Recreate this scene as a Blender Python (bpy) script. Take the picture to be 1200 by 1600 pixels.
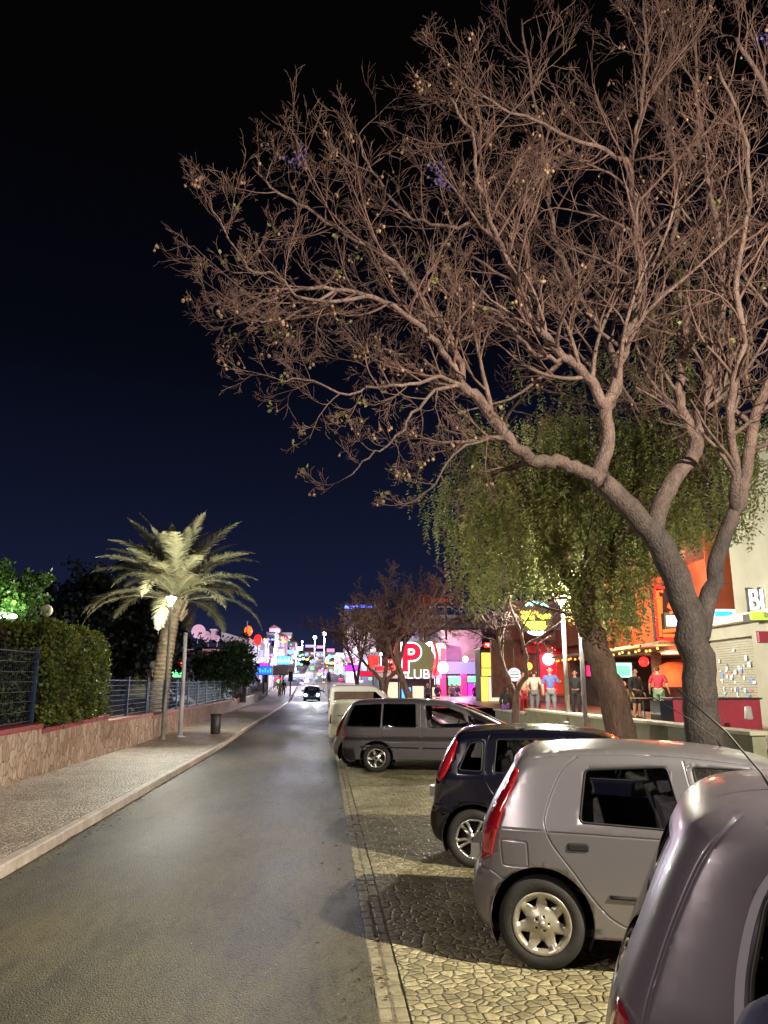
import bpy, bmesh, math, random
from math import sin, cos, pi, radians, sqrt, atan2
from mathutils import Vector, Matrix, geometry, noise

for o in list(bpy.data.objects): bpy.data.objects.remove(o)
C = bpy.context.scene.collection
S = bpy.context.scene
R = random.Random(7)

# ------------------------------------------------------------------ camera
CAMZ = 1.95; PIT = math.atan(275/1200); YAW = math.atan(93*cos(PIT)/1200)
cd = bpy.data.cameras.new('camera'); cam = bpy.data.objects.new('camera', cd); C.objects.link(cam)
cam.location = (0, 0, CAMZ); cam.rotation_euler = (pi/2+PIT, 0, -YAW)
cd.sensor_fit = 'VERTICAL'; cd.sensor_height = 36; cd.lens = 27; cd.clip_end = 2000; cd.clip_start = 0.05
S.camera = cam
# ------------------------------------------------------------------ night sky
W = bpy.data.worlds.new("World"); S.world = W; W.use_nodes = True
nt = W.node_tree; nt.nodes.clear()
wo = nt.nodes.new('ShaderNodeOutputWorld'); bg = nt.nodes.new('ShaderNodeBackground')
tc = nt.nodes.new('ShaderNodeTexCoord'); sx = nt.nodes.new('ShaderNodeSeparateXYZ'); cr_ = nt.nodes.new('ShaderNodeValToRGB')
nt.links.new(tc.outputs['Generated'], sx.inputs[0]); nt.links.new(sx.outputs['Z'], cr_.inputs[0])
e = cr_.color_ramp; e.elements[0].position = 0.0; e.elements[0].color = (.016, .019, .052, 1)
e.elements[1].position = .62; e.elements[1].color = (.0008, .0008, .0010, 1)
a = e.elements.new(.10); a.color = (.0060, .0085, .026, 1)
a = e.elements.new(.25); a.color = (.0030, .0042, .0125, 1)
a = e.elements.new(.40); a.color = (.0012, .0016, .0042, 1)
nt.links.new(cr_.outputs[0], bg.inputs[0]); nt.links.new(bg.outputs[0], wo.inputs[0]); bg.inputs[1].default_value = 1.0
S.view_settings.view_transform = 'Standard'; S.view_settings.look = 'None'; S.view_settings.exposure = 0.5; S.view_settings.gamma = 1
S.render.engine = 'CYCLES'
try:
    S.cycles.use_denoising = True; S.cycles.denoiser = 'OPENIMAGEDENOISE'; S.cycles.sample_clamp_indirect = 4
    S.cycles.max_bounces = 6; S.cycles.caustics_reflective = False; S.cycles.caustics_refractive = False
    S.cycles.transparent_max_bounces = 12
except Exception: pass

# ------------------------------------------------------------------ helpers
_F = Vector((sin(YAW)*cos(PIT), cos(YAW)*cos(PIT), sin(PIT))); _R = Vector((cos(YAW), -sin(YAW), 0)); _U = _R.cross(_F)
def at(px, py, Y):
    d = _F*1200+_R*(px-600)+_U*(800-py); return Vector((0, 0, CAMZ))+d*(Y/d.y)
def gz(y):
    if y < 25: return 0.0
    if y < 80: return .0125*(y-25)
    if y < 290: return .6875+.068*(y-80)
    return .6875+.068*210+.01*(y-290)
def gr(px, py, z=0.0):
    d = _F*1200+_R*(px-600)+_U*(800-py); return Vector((0, 0, CAMZ))+d*((z-CAMZ)/d.z)

class MB:
    def __init__(s): s.v = []; s.f = []; s.m = []
    def add(s, vs, fs, m=0):
        b = len(s.v); s.v += [tuple(v) for v in vs]
        s.f += [tuple(i+b for i in f) for f in fs]; s.m += [m]*len(fs); return s
    def box(s, x0, x1, y0, y1, z0, z1, m=0, M=None):
        vs = [Vector(p) for p in ((x0,y0,z0),(x1,y0,z0),(x1,y1,z0),(x0,y1,z0),(x0,y0,z1),(x1,y0,z1),(x1,y1,z1),(x0,y1,z1))]
        if M: vs = [M @ v for v in vs]
        return s.add(vs, [(3,2,1,0),(4,5,6,7),(0,1,5,4),(1,2,6,5),(2,3,7,6),(3,0,4,7)], m)
    def tube(s, pts, rad, n=6, m=0, cap=True, flat=1.0):
        pts = [Vector(p) for p in pts]
        if not hasattr(rad, '__len__'): rad = [rad]*len(pts)
        vs = []; k = len(pts); up = None
        for i, p in enumerate(pts):
            t = (pts[min(i+1, k-1)]-pts[max(i-1, 0)])
            t = t.normalized() if t.length > 1e-9 else Vector((0, 0, 1))
            if up is None:
                up = t.orthogonal().normalized()
            else:
                up = up-t*up.dot(t); up = up.normalized() if up.length > 1e-6 else t.orthogonal().normalized()
            w = t.cross(up)
            for j in range(n):
                a = 2*pi*j/n; vs.append(p+(up*cos(a)+w*sin(a)*flat)*rad[i])
        fs = [(i*n+j, i*n+(j+1) % n, (i+1)*n+(j+1) % n, (i+1)*n+j) for i in range(k-1) for j in range(n)]
        if cap and n > 2: fs += [tuple(range(n))[::-1], tuple((k-1)*n+j for j in range(n))]
        return s.add(vs, fs, m)
    def lathe(s, prof, c=(0,0,0), n=24, axis='Z', m=0, M=None):
        vs = []; c = Vector(c)
        for r, h in prof:
            for j in range(n):
                a = 2*pi*j/n
                v = Vector((r*cos(a), r*sin(a), h)) if axis == 'Z' else Vector((r*cos(a), h, r*sin(a))) if axis == 'Y' else Vector((h, r*cos(a), r*sin(a)))
                v = v+c
                vs.append(M @ v if M else v)
        fs = [(i*n+j, i*n+(j+1) % n, (i+1)*n+(j+1) % n, (i+1)*n+j) for i in range(len(prof)-1) for j in range(n)]
        return s.add(vs, fs, m)
    def ball(s, c, r, n=8, m=0, sz=1.0):
        k = max(4, n//2+1)
        return s.lathe([(max(1e-4, r*sin(pi*i/k)), -r*sz*cos(pi*i/k)) for i in range(k+1)], c, n, 'Z', m)
    def build(s, name, mats, parent=None, smooth=False, bevel=0, loc=None, rz=0):
        me = bpy.data.meshes.new(name); me.from_pydata(s.v, [], s.f)
        if not isinstance(mats, (list, tuple)): mats = [mats]
        for q in mats: me.materials.append(q)
        me.polygons.foreach_set('material_index', s.m)
        if smooth: me.polygons.foreach_set('use_smooth', [True]*len(s.f))
        me.update()
        o = bpy.data.objects.new(name, me); C.objects.link(o)
        if parent: o.parent = parent
        if loc is not None: o.location = loc
        if rz: o.rotation_euler = (0, 0, rz)
        if bevel:
            b = o.modifiers.new('bevel', 'BEVEL'); b.width = bevel; b.segments = 2; b.limit_method = 'ANGLE'
        return o
def tag(o, label=None, cat=None, group=None, kind=None):
    if label: o['label'] = label
    if cat: o['category'] = cat
    if group: o['group'] = group
    if kind: o['kind'] = kind
    return o
def empty(name, loc=(0,0,0), rz=0, label=None, cat=None, group=None):
    o = bpy.data.objects.new(name, None); C.objects.link(o); o.location = loc; o.rotation_euler = (0, 0, rz); o.empty_display_size = .2
    return tag(o, label, cat, group)
def copy_tree(o, parent=None, swap=None):
    c = o.copy(); C.objects.link(c)
    if parent: c.parent = parent
    if swap and o.type == 'MESH' and any(m and m.name in swap for m in o.data.materials):
        c.data = o.data.copy()
        for i, m in enumerate(c.data.materials):
            if m and m.name in swap: c.data.materials[i] = swap[m.name]
    for ch in list(o.children): copy_tree(ch, c, swap)
    return c
def text(body, size, ext, mat, name, parent, M, align='CENTER', off=0.0):
    cu = bpy.data.curves.new(name, 'FONT'); cu.body = body; cu.size = size; cu.extrude = ext; cu.align_x = align; cu.align_y = 'CENTER'; cu.offset = off
    t = bpy.data.objects.new(name+'_t', cu); C.objects.link(t)
    dg = bpy.context.evaluated_depsgraph_get(); me = bpy.data.meshes.new_from_object(t.evaluated_get(dg)); me.name = name
    bpy.data.objects.remove(t); me.transform(M); me.materials.clear(); me.materials.append(mat)
    o = bpy.data.objects.new(name, me); C.objects.link(o); o.parent = parent; return o
def FACE(x, y, z, rz=0):  # letters standing upright, facing -Y, turned by rz
    return Matrix.Translation((x, y, z)) @ Matrix.Rotation(rz, 4, 'Z') @ Matrix.Rotation(pi/2, 4, 'X')

# ------------------------------------------------------------------ materials
MT = {}
def mat(name, col=(.5,.5,.5), rough=.5, metal=0, emit=None, es=0, coat=0, var=0, vscale=3, bump=0, bscale=40, spec=.5, alpha=None, sample=True, transl=0):
    m = bpy.data.materials.new(name); m.use_nodes = True; t = m.node_tree; b = t.nodes['Principled BSDF']
    b.inputs['Base Color'].default_value = (*col, 1); b.inputs['Roughness'].default_value = rough; b.inputs['Metallic'].default_value = metal
    b.inputs['Specular IOR Level'].default_value = spec
    if coat: b.inputs['Coat Weight'].default_value = coat; b.inputs['Coat Roughness'].default_value = .06
    if emit: b.inputs['Emission Color'].default_value = (*emit, 1); b.inputs['Emission Strength'].default_value = es
    if var or bump:
        co = t.nodes.new('ShaderNodeTexCoord'); n = t.nodes.new('ShaderNodeTexNoise'); n.inputs['Scale'].default_value = vscale; n.inputs['Detail'].default_value = 6
        t.links.new(co.outputs['Object'], n.inputs['Vector'])
    if var:
        r = t.nodes.new('ShaderNodeValToRGB'); r.color_ramp.elements[0].position = .3; r.color_ramp.elements[1].position = .7
        r.color_ramp.elements[0].color = (*[c*(1-var) for c in col], 1); r.color_ramp.elements[1].color = (*[min(1, c*(1+var)) for c in col], 1)
        t.links.new(n.outputs['Fac'], r.inputs[0]); t.links.new(r.outputs[0], b.inputs['Base Color'])
    if bump:
        n2 = t.nodes.new('ShaderNodeTexNoise'); n2.inputs['Scale'].default_value = bscale; n2.inputs['Detail'].default_value = 5
        t.links.new(co.outputs['Object'], n2.inputs['Vector'])
        bp = t.nodes.new('ShaderNodeBump'); bp.inputs['Strength'].default_value = bump; bp.inputs['Distance'].default_value = .02
        t.links.new(n2.outputs['Fac'], bp.inputs['Height']); t.links.new(bp.outputs[0], b.inputs['Normal'])
    if not sample: m.cycles.emission_sampling = 'NONE'
    MT[name] = m; return m
def glow(name, col, s, sample=False): return mat(name, (.02,.02,.02), .5, emit=col, es=s, sample=sample)
def nodes(m): return m.node_tree, m.node_tree.nodes['Principled BSDF']
def N(t, k, **kw):
    n = t.nodes.new(k)
    for a, b in kw.items():
        if a in n.inputs.keys(): n.inputs[a].default_value = b
        else: setattr(n, a, b)
    return n
def ramp(t, fac, stops):
    r = t.nodes.new('ShaderNodeValToRGB'); t.links.new(fac, r.inputs[0]); el = r.color_ramp.elements
    while len(el) < len(stops): el.new(.5)
    for q, (p, c) in zip(el, stops): q.position = p; q.color = (*c, 1)
    return r.outputs[0]
def mixc(t, fac, a, b, mode='MIX'):
    x = t.nodes.new('ShaderNodeMix'); x.data_type = 'RGBA'; x.blend_type = mode
    if isinstance(fac, (int, float)): x.inputs[0].default_value = fac
    else: t.links.new(fac, x.inputs[0])
    for i, c in ((6, a), (7, b)):
        if isinstance(c, tuple): x.inputs[i].default_value = (*c, 1)
        else: t.links.new(c, x.inputs[i])
    return x.outputs[2]
def asphalt():
    m = mat('asphalt', (.06,.06,.055), .5, spec=.3); t, b = nodes(m); co = N(t, 'ShaderNodeTexCoord')
    n1 = N(t, 'ShaderNodeTexNoise', Scale=.55, Detail=5.0); n2 = N(t, 'ShaderNodeTexNoise', Scale=55.0, Detail=4.0); n3 = N(t, 'ShaderNodeTexNoise', Scale=7.0, Detail=10.0, Roughness=.8)
    mp = N(t, 'ShaderNodeMapping'); mp.inputs['Scale'].default_value = (1, .22, 1)
    v = N(t, 'ShaderNodeTexVoronoi', Scale=78.0)
    t.links.new(co.outputs['Object'], mp.inputs[0])
    t.links.new(mp.outputs[0], n1.inputs['Vector']); t.links.new(mp.outputs[0], n3.inputs['Vector'])
    for q in (n2, v): t.links.new(co.outputs['Object'], q.inputs['Vector'])
    c1 = ramp(t, n1.outputs['Fac'], [(.3, (.084,.075,.046)), (.5, (.152,.137,.083)), (.72, (.225,.20,.122))])
    c2 = ramp(t, n3.outputs['Fac'], [(.36, (.25,.25,.26)), (.46, (.75,.75,.75)), (.62, (1.0,1.0,1.0))])
    c3 = ramp(t, v.outputs['Color'], [(.2, (.55,.55,.55)), (.8, (1.0,1.0,1.0))])
    c4 = ramp(t, v.outputs['Distance'], [(.25, (1,1,1)), (.6, (.55,.55,.55))])
    c = mixc(t, .8, mixc(t, .75, c1, c2, 'MULTIPLY'), c3, 'MULTIPLY'); c = mixc(t, .8, c, c4, 'MULTIPLY')
    # large worn and oily areas, hairline cracks, pale grit
    n7 = N(t, 'ShaderNodeTexNoise', Scale=.42, Detail=7.0, Roughness=.62); mp7 = N(t, 'ShaderNodeMapping'); mp7.inputs['Scale'].default_value = (1.3, .5, 1); mp7.inputs['Location'].default_value = (3.1, 7.7, 0)
    t.links.new(co.outputs['Object'], mp7.inputs[0]); t.links.new(mp7.outputs[0], n7.inputs['Vector'])
    c = mixc(t, 1.0, c, ramp(t, n7.outputs['Fac'], [(.36, (.48,.48,.52)), (.48, (.95,.94,.90)), (.60, (1.3,1.22,.98)), (.7, (1.65,1.5,1.1))]), 'MULTIPLY')
    nd = N(t, 'ShaderNodeTexNoise', Scale=2.5, Detail=6.0); t.links.new(co.outputs['Object'], nd.inputs['Vector']); wv = mixc(t, .35, co.outputs['Object'], nd.outputs['Color'])
    vc = N(t, 'ShaderNodeTexVoronoi', feature='DISTANCE_TO_EDGE', Scale=.55); t.links.new(wv, vc.inputs['Vector'])
    ck = mixc(t, ramp(t, n7.outputs['Fac'], [(.44, (0,0,0)), (.5, (1,1,1))]), ramp(t, vc.outputs['Distance'], [(.0, (.25,.25,.25)), (.006, (.9,.9,.9)), (.012, (1,1,1))]), (1.0,1.0,1.0)); c = mixc(t, .9, c, ck, 'MULTIPLY')
    vg = N(t, 'ShaderNodeTexVoronoi', Scale=9.0); t.links.new(co.outputs['Object'], vg.inputs['Vector']); c = mixc(t, ramp(t, vg.outputs['Distance'], [(.045, (1,1,1)), (.06, (0,0,0))]), c, (.42,.40,.33))
    t.links.new(c, b.inputs['Base Color'])
    rr = ramp(t, n1.outputs['Fac'], [(.3, (.44,)*3), (.7, (.62,)*3)]); t.links.new(rr, b.inputs['Roughness'])
    bp = N(t, 'ShaderNodeBump', Strength=.9, Distance=.011); bp2 = N(t, 'ShaderNodeBump', Strength=.5, Distance=.02)
    gv = N(t, 'ShaderNodeSeparateColor'); t.links.new(v.outputs['Color'], gv.inputs[0]); gm = N(t, 'ShaderNodeMath', operation='SUBTRACT'); t.links.new(gv.outputs[1], gm.inputs[0]); t.links.new(v.outputs['Distance'], gm.inputs[1]); t.links.new(gm.outputs[0], bp.inputs['Height']); t.links.new(n2.outputs['Fac'], bp2.inputs['Height'])
    t.links.new(bp.outputs[0], bp2.inputs['Normal']); t.links.new(bp2.outputs[0], b.inputs['Normal']); return m
def cobble(name, scale, ca, cb, joint, rough=.45, sy=1.0, rnd=.75, depth=.05, jw=.07, dirt=(.5,.5,.5)):
    m = mat(name, ca, rough); t, b = nodes(m); co = N(t, 'ShaderNodeTexCoord'); mp = N(t, 'ShaderNodeMapping'); mp.inputs['Scale'].default_value = (1, sy, 1)
    t.links.new(co.outputs['Object'], mp.inputs[0])
    nw = N(t, 'ShaderNodeTexNoise', Scale=scale*.5, Detail=2.0); t.links.new(mp.outputs[0], nw.inputs['Vector'])
    ad = N(t, 'ShaderNodeVectorMath', operation='SCALE'); ad.inputs['Scale'].default_value = .5/scale; t.links.new(nw.outputs['Color'], ad.inputs[0])
    av = N(t, 'ShaderNodeVectorMath', operation='ADD'); t.links.new(ad.outputs[0], av.inputs[0]); t.links.new(mp.outputs[0], av.inputs[1])
    v1 = N(t, 'ShaderNodeTexVoronoi', Scale=scale, Randomness=rnd); v2 = N(t, 'ShaderNodeTexVoronoi', feature='DISTANCE_TO_EDGE', Scale=scale, Randomness=rnd)
    v1.voronoi_dimensions = v2.voronoi_dimensions = '2D'
    t.links.new(av.outputs[0], v1.inputs['Vector']); t.links.new(av.outputs[0], v2.inputs['Vector'])
    n1 = N(t, 'ShaderNodeTexNoise', Scale=.9, Detail=6.0, Roughness=.65); n2 = N(t, 'ShaderNodeTexNoise', Scale=60.0, Detail=4.0)
    for q in (n1, n2): t.links.new(co.outputs['Object'], q.inputs['Vector'])
    sc = N(t, 'ShaderNodeSeparateColor'); t.links.new(v1.outputs['Color'], sc.inputs[0])
    c = ramp(t, sc.outputs[0], [(.1, ca), (.9, cb)])
    c = mixc(t, .9, c, ramp(t, n1.outputs['Fac'], [(.32, dirt), (.6, (1,1,1))]), 'MULTIPLY')
    c = mixc(t, .35, c, n2.outputs['Color'], 'SOFT_LIGHT')
    j = ramp(t, v2.outputs['Distance'], [(jw*.15, (0,0,0)), (jw*1.1, (1,1,1))])
    n5 = N(t, 'ShaderNodeTexNoise', Scale=scale*.8, Detail=5.0, Roughness=.7); t.links.new(co.outputs['Object'], n5.inputs['Vector'])
    j = mixc(t, ramp(t, n5.outputs['Fac'], [(.36, (0,0,0)), (.56, (.9,.9,.9))]), j, (1.0,1.0,1.0))   # sand and grime fill many of the joints
    n6 = N(t, 'ShaderNodeTexNoise', Scale=scale*2.2, Detail=6.0, Roughness=.75); t.links.new(co.outputs['Object'], n6.inputs['Vector'])
    c = mixc(t, .7, c, ramp(t, n6.outputs['Fac'], [(.38, (.38,.36,.30)), (.55, (1,1,1))]), 'MULTIPLY')
    c = mixc(t, j, joint, c); t.links.new(c, b.inputs['Base Color'])
    h = ramp(t, v2.outputs['Distance'], [(0, (0,0,0)), (jw*.45, (.42,.42,.42)), (jw*1.1, (.84,.84,.84)), (jw*2.1, (1,1,1))])
    hh = mixc(t, .12, h, n2.outputs['Color'])
    bp = N(t, 'ShaderNodeBump', Strength=1.0, Distance=depth); t.links.new(hh, bp.inputs['Height']); t.links.new(bp.outputs[0], b.inputs['Normal']); return m
def claddingstone():
    m = mat('rough_cladding_stone', (.4,.3,.22), .75); t, b = nodes(m); co = N(t, 'ShaderNodeTexCoord'); mp = N(t, 'ShaderNodeMapping'); mp.inputs['Scale'].default_value = (1, 1.0, .5)
    t.links.new(co.outputs['Object'], mp.inputs[0])
    n = N(t, 'ShaderNodeTexNoise', Scale=3.0, Detail=5.0); t.links.new(mp.outputs[0], n.inputs['Vector'])
    av = mixc(t, .12, mp.outputs[0], n.outputs['Color'])
    v1 = N(t, 'ShaderNodeTexVoronoi', Scale=7.0); v2 = N(t, 'ShaderNodeTexVoronoi', feature='DISTANCE_TO_EDGE', Scale=7.0)
    t.links.new(av, v1.inputs['Vector']); t.links.new(av, v2.inputs['Vector'])
    n2 = N(t, 'ShaderNodeTexNoise', Scale=26.0, Detail=6.0, Roughness=.7); mp2 = N(t, 'ShaderNodeMapping'); mp2.inputs['Scale'].default_value = (1, 1, .3)
    t.links.new(co.outputs['Object'], mp2.inputs[0]); t.links.new(mp2.outputs[0], n2.inputs['Vector'])
    sc = N(t, 'ShaderNodeSeparateColor'); t.links.new(v1.outputs['Color'], sc.inputs[0])
    c = ramp(t, sc.outputs[1], [(.1, (.50,.35,.28)), (.5, (.63,.47,.38)), (.9, (.74,.59,.49))])
    c = mixc(t, .8, c, ramp(t, n2.outputs['Fac'], [(.3, (.35,.3,.27)), (.6, (1,1,1))]), 'MULTIPLY')
    c = mixc(t, ramp(t, v2.outputs['Distance'], [(.01, (0,0,0)), (.06, (1,1,1))]), (.34,.23,.18), c)
    t.links.new(c, b.inputs['Base Color'])
    hh = mixc(t, .5, ramp(t, v2.outputs['Distance'], [(0, (0,0,0)), (.08, (.8,.8,.8)), (.4, (1,1,1))]), n2.outputs['Color'])
    bp = N(t, 'ShaderNodeBump', Strength=.9, Distance=.06); t.links.new(hh, bp.inputs['Height']); t.links.new(bp.outputs[0], b.inputs['Normal']); return m
def leafmat(name, a, b_, rough=.55, sc=2.0, tr=.25):
    m = mat(name, a, rough); t, b = nodes(m); co = N(t, 'ShaderNodeTexCoord'); n = N(t, 'ShaderNodeTexNoise', Scale=sc, Detail=4.0); t.links.new(co.outputs['Object'], n.inputs['Vector'])
    gi = N(t, 'ShaderNodeNewGeometry'); c = ramp(t, n.outputs['Fac'], [(.35, a), (.65, b_)])
    c = mixc(t, .7, c, ramp(t, gi.outputs['Random Per Island'], [(0, (.5,.5,.5)), (1, (1.0,1.0,1.0))]), 'MULTIPLY'); t.links.new(c, b.inputs['Base Color'])
    tl = N(t, 'ShaderNodeBsdfTranslucent'); t.links.new(c, tl.inputs[0]); mx = N(t, 'ShaderNodeMixShader'); mx.inputs[0].default_value = tr
    o = t.nodes['Material Output']; t.links.new(b.outputs[0], mx.inputs[1]); t.links.new(tl.outputs[0], mx.inputs[2]); t.links.new(mx.outputs[0], o.inputs[0]); return m
def barkmat(name, a, b_, vs=6.0, bump=.8, zs=.25):
    m = mat(name, a, .85); t, b = nodes(m); co = N(t, 'ShaderNodeTexCoord'); mp = N(t, 'ShaderNodeMapping'); mp.inputs['Scale'].default_value = (1, 1, zs); t.links.new(co.outputs['Object'], mp.inputs[0])
    n = N(t, 'ShaderNodeTexNoise', Scale=vs, Detail=9.0, Roughness=.7); n2 = N(t, 'ShaderNodeTexNoise', Scale=vs*5, Detail=6.0); n3 = N(t, 'ShaderNodeTexNoise', Scale=1.1, Detail=3.0)
    t.links.new(mp.outputs[0], n.inputs['Vector']); t.links.new(mp.outputs[0], n2.inputs['Vector']); t.links.new(co.outputs['Object'], n3.inputs['Vector'])
    c = ramp(t, n.outputs['Fac'], [(.3, a), (.7, b_)]); c = mixc(t, .55, c, ramp(t, n2.outputs['Fac'], [(.35, (.45,.45,.45)), (.6, (1,1,1))]), 'MULTIPLY')
    c = mixc(t, .5, c, ramp(t, n3.outputs['Fac'], [(.35, (.6,.55,.55)), (.65, (1,1,1))]), 'MULTIPLY')
    t.links.new(c, b.inputs['Base Color']); bp = N(t, 'ShaderNodeBump', Strength=bump, Distance=.05); t.links.new(n2.outputs['Fac'], bp.inputs['Height']); t.links.new(bp.outputs[0], b.inputs['Normal']); return m
def glassmat(name, tint=.35, rough=.03, base=(.01,.012,.014)):
    m = bpy.data.materials.new(name); m.use_nodes = True; t = m.node_tree; t.nodes.clear(); o = N(t, 'ShaderNodeOutputMaterial')
    tr = N(t, 'ShaderNodeBsdfTransparent'); tr.inputs[0].default_value = (tint, tint*1.03, tint*1.02, 1)
    gl = N(t, 'ShaderNodeBsdfGlossy'); gl.inputs['Roughness'].default_value = rough; gl.inputs[0].default_value = (.9,.9,.9,1)
    fr = N(t, 'ShaderNodeFresnel'); fr.inputs[0].default_value = 1.5; mx = N(t, 'ShaderNodeMixShader')
    t.links.new(fr.outputs[0], mx.inputs[0]); t.links.new(tr.outputs[0], mx.inputs[1]); t.links.new(gl.outputs[0], mx.inputs[2]); t.links.new(mx.outputs[0], o.inputs[0]); MT[name] = m; return m
def paint(name, col, rough=.35, coat=.7, metal=.35, dust=.25):
    m = mat(name, col, rough, metal=metal, coat=coat); t, b = nodes(m); co = N(t, 'ShaderNodeTexCoord')
    n = N(t, 'ShaderNodeTexNoise', Scale=2.2, Detail=7.0, Roughness=.65); n2 = N(t, 'ShaderNodeTexNoise', Scale=90.0, Detail=3.0); sp = N(t, 'ShaderNodeSeparateXYZ')
    for q in (n, n2): t.links.new(co.outputs['Object'], q.inputs['Vector'])
    t.links.new(co.outputs['Object'], sp.inputs[0])
    low = ramp(t, sp.outputs['Z'], [(.15, (1,1,1)), (.75, (.12,.12,.12))])   # road dirt thrown up on the lower panels
    f = mixc(t, 1.0, low, ramp(t, n.outputs['Fac'], [(.3, (.2,.2,.2)), (.7, (1,1,1))]), 'MULTIPLY'); f2 = N(t, 'ShaderNodeMath', operation='MULTIPLY'); t.links.new(f, f2.inputs[0]); f2.inputs[1].default_value = dust*1.6
    c = mixc(t, f2.outputs[0], col, (.22,.19,.15)); t.links.new(c, b.inputs['Base Color'])
    rr = N(t, 'ShaderNodeMapRange'); rr.inputs['To Min'].default_value = rough; rr.inputs['To Max'].default_value = rough+.35; t.links.new(f2.outputs[0], rr.inputs[0]); t.links.new(rr.outputs[0], b.inputs['Roughness'])
    cw = N(t, 'ShaderNodeMapRange'); cw.inputs['To Min'].default_value = coat; cw.inputs['To Max'].default_value = 0; t.links.new(f2.outputs[0], cw.inputs[0]); t.links.new(cw.outputs[0], b.inputs['Coat Weight'])
    bp = N(t, 'ShaderNodeBump', Strength=.04, Distance=.002); t.links.new(n2.outputs['Fac'], bp.inputs['Height']); t.links.new(bp.outputs[0], b.inputs['Normal']); return m

asphalt()
cobble('parking_cobbles', 12.0, (.30,.265,.155), (.56,.50,.30), (.16,.14,.085), .6, jw=.12, dirt=(.40,.37,.32), depth=.02, rnd=.95)
cobble('pavement_cobbles', 12, (.46,.38,.33), (.74,.64,.56), (.20,.155,.13), .58, jw=.11, depth=.018, dirt=(.6,.55,.5))
claddingstone()
mat('kerbstone', (.54,.46,.42), .6, var=.25, vscale=4, bump=.4, bscale=30)
mat('sett_stone', (.27,.24,.15), .55, var=.35, vscale=9, bump=.5, bscale=40)
mat('coping_red', (.33,.05,.07), .6, var=.25, vscale=3, bump=.3)
mat('coping_red_lit', (.42,.20,.18), .6, var=.25, vscale=3, bump=.3)  # same red coping, its colour lightened for the stretch under lamplight
mat('earth', (.07,.055,.035), .95, var=.4, vscale=.6, bump=.8, bscale=6)
mat('terrace_tiles', (.25,.21,.18), .45, var=.25, vscale=2)
mat('blue_fence_paint', (.02,.045,.10), .4, var=.2)
mat('black_plastic', (.012,.012,.014), .5, var=.3, vscale=8)
mat('rubber', (.022,.021,.02), .75, var=.5, vscale=5, bump=.25, bscale=80)
mat('wheel_silver', (.42,.39,.33), .35, metal=.6, var=.25, vscale=12)
mat('wheel_bright', (.62,.61,.60), .22, metal=.85, var=.15, vscale=12)
mat('wheel_dark', (.015,.014,.013), .8)
mat('interior_dark', (.05,.05,.055), .9)
mat('seat_cloth', (.26,.23,.26), .95, var=.3, vscale=20)
mat('seat_grey', (.13,.12,.13), .95, var=.3, vscale=20)
mat('red_lens', (.34,.008,.016), .16, coat=1, spec=.8)
mat('dark_red_lens', (.26,.010,.02), .12, coat=1, spec=.8)
mat('orange_lens', (.8,.25,.03), .15, coat=1)
mat('clear_lens', (.6,.6,.6), .1, metal=.4, coat=1)
mat('chrome', (.75,.75,.78), .12, metal=1)
mat('galvanised', (.42,.42,.46), .45, metal=.5, var=.2, vscale=5, bump=.1)
mat('white_pole_paint', (.55,.54,.62), .4, var=.12, vscale=3)
mat('grey_pole_paint', (.22,.225,.21), .5, var=.25, vscale=3)
mat('dark_metal', (.03,.032,.035), .45, var=.2)
glassmat('car_glass', .82); glassmat('tinted_glass', .05); glassmat('clear_glass', .8)
paint('silver_paint', (.235,.225,.26), .30, .6, .5, .45)
paint('navy_paint', (.0035,.0035,.013), .22, .9, .2, .04)
paint('van_grey_paint', (.11,.10,.12), .4, .5, .45, .15)
paint('mauve_grey_paint', (.135,.118,.15), .38, .35, .3, .06)
paint('white_paint', (.62,.62,.58), .4, .4, 0, .25)
paint('cream_paint', (.52,.53,.42), .4, .4, 0, .25)
paint('blue_car_paint', (.05,.10,.20), .3, .8, .2, .1)
mat('trim_lilac', (.42,.40,.50), .35, metal=.4)
mat('joint_sand', (.15,.13,.085), .9, var=.4, vscale=12)
# ------------------------------------------------------------------ cars
def crs(pts, n=4):
    P = [Vector(p) for p in pts]; out = []
    for i in range(len(P)-1):
        p0 = P[i-1] if i else P[0]*2-P[1]; p1 = P[i]; p2 = P[i+1]; p3 = P[i+2] if i+2 < len(P) else P[-1]*2-P[-2]
        d1 = max((p2-p1).length, 1e-6)
        m1 = (p2-p0)*.5; m2 = (p3-p1)*.5
        for m_ in (m1, m2):
            if m_.length > d1*1.3: m_ *= d1*1.3/m_.length
        for k in range(n):
            t = k/n; t2 = t*t; t3 = t2*t
            out.append(p1*(2*t3-3*t2+1)+m1*(t3-2*t2+t)+p2*(-2*t3+3*t2)+m2*(t3-t2))
    out.append(P[-1]); return out
def rnd(poly, r, n=4):
    P = [Vector(p) for p in poly]; out = []
    for i, p in enumerate(P):
        a = P[i-1]-p; b = P[(i+1) % len(P)]-p; ra = min(r, a.length*.45); rb = min(r, b.length*.45)
        s = p+a.normalized()*ra; e_ = p+b.normalized()*rb
        for k in range(n+1):
            t = k/n; out.append(s*(1-t)**2+p*2*t*(1-t)+e_*t*t)
    return out
def inside(poly, x, z):
    c = False; n = len(poly); j = n-1
    for i in range(n):
        a = poly[i]; b = poly[j]
        if (a[1] > z) != (b[1] > z) and x < (b[0]-a[0])*(z-a[1])/(b[1]-a[1])+a[0]: c = not c
        j = i
    return c
def segd(p, a, b):
    ab = b-a; t = max(0, min(1, (p-a).dot(ab)/max(ab.length_squared, 1e-12))); return (p-(a+ab*t)).length
def resample(pts, step):
    out = [pts[0]]
    for a, b in zip(pts, pts[1:]):
        n = max(1, int(math.ceil((b-a).length/step)))
        out += [a+(b-a)*(k/n) for k in range(1, n+1)]
    return out

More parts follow.
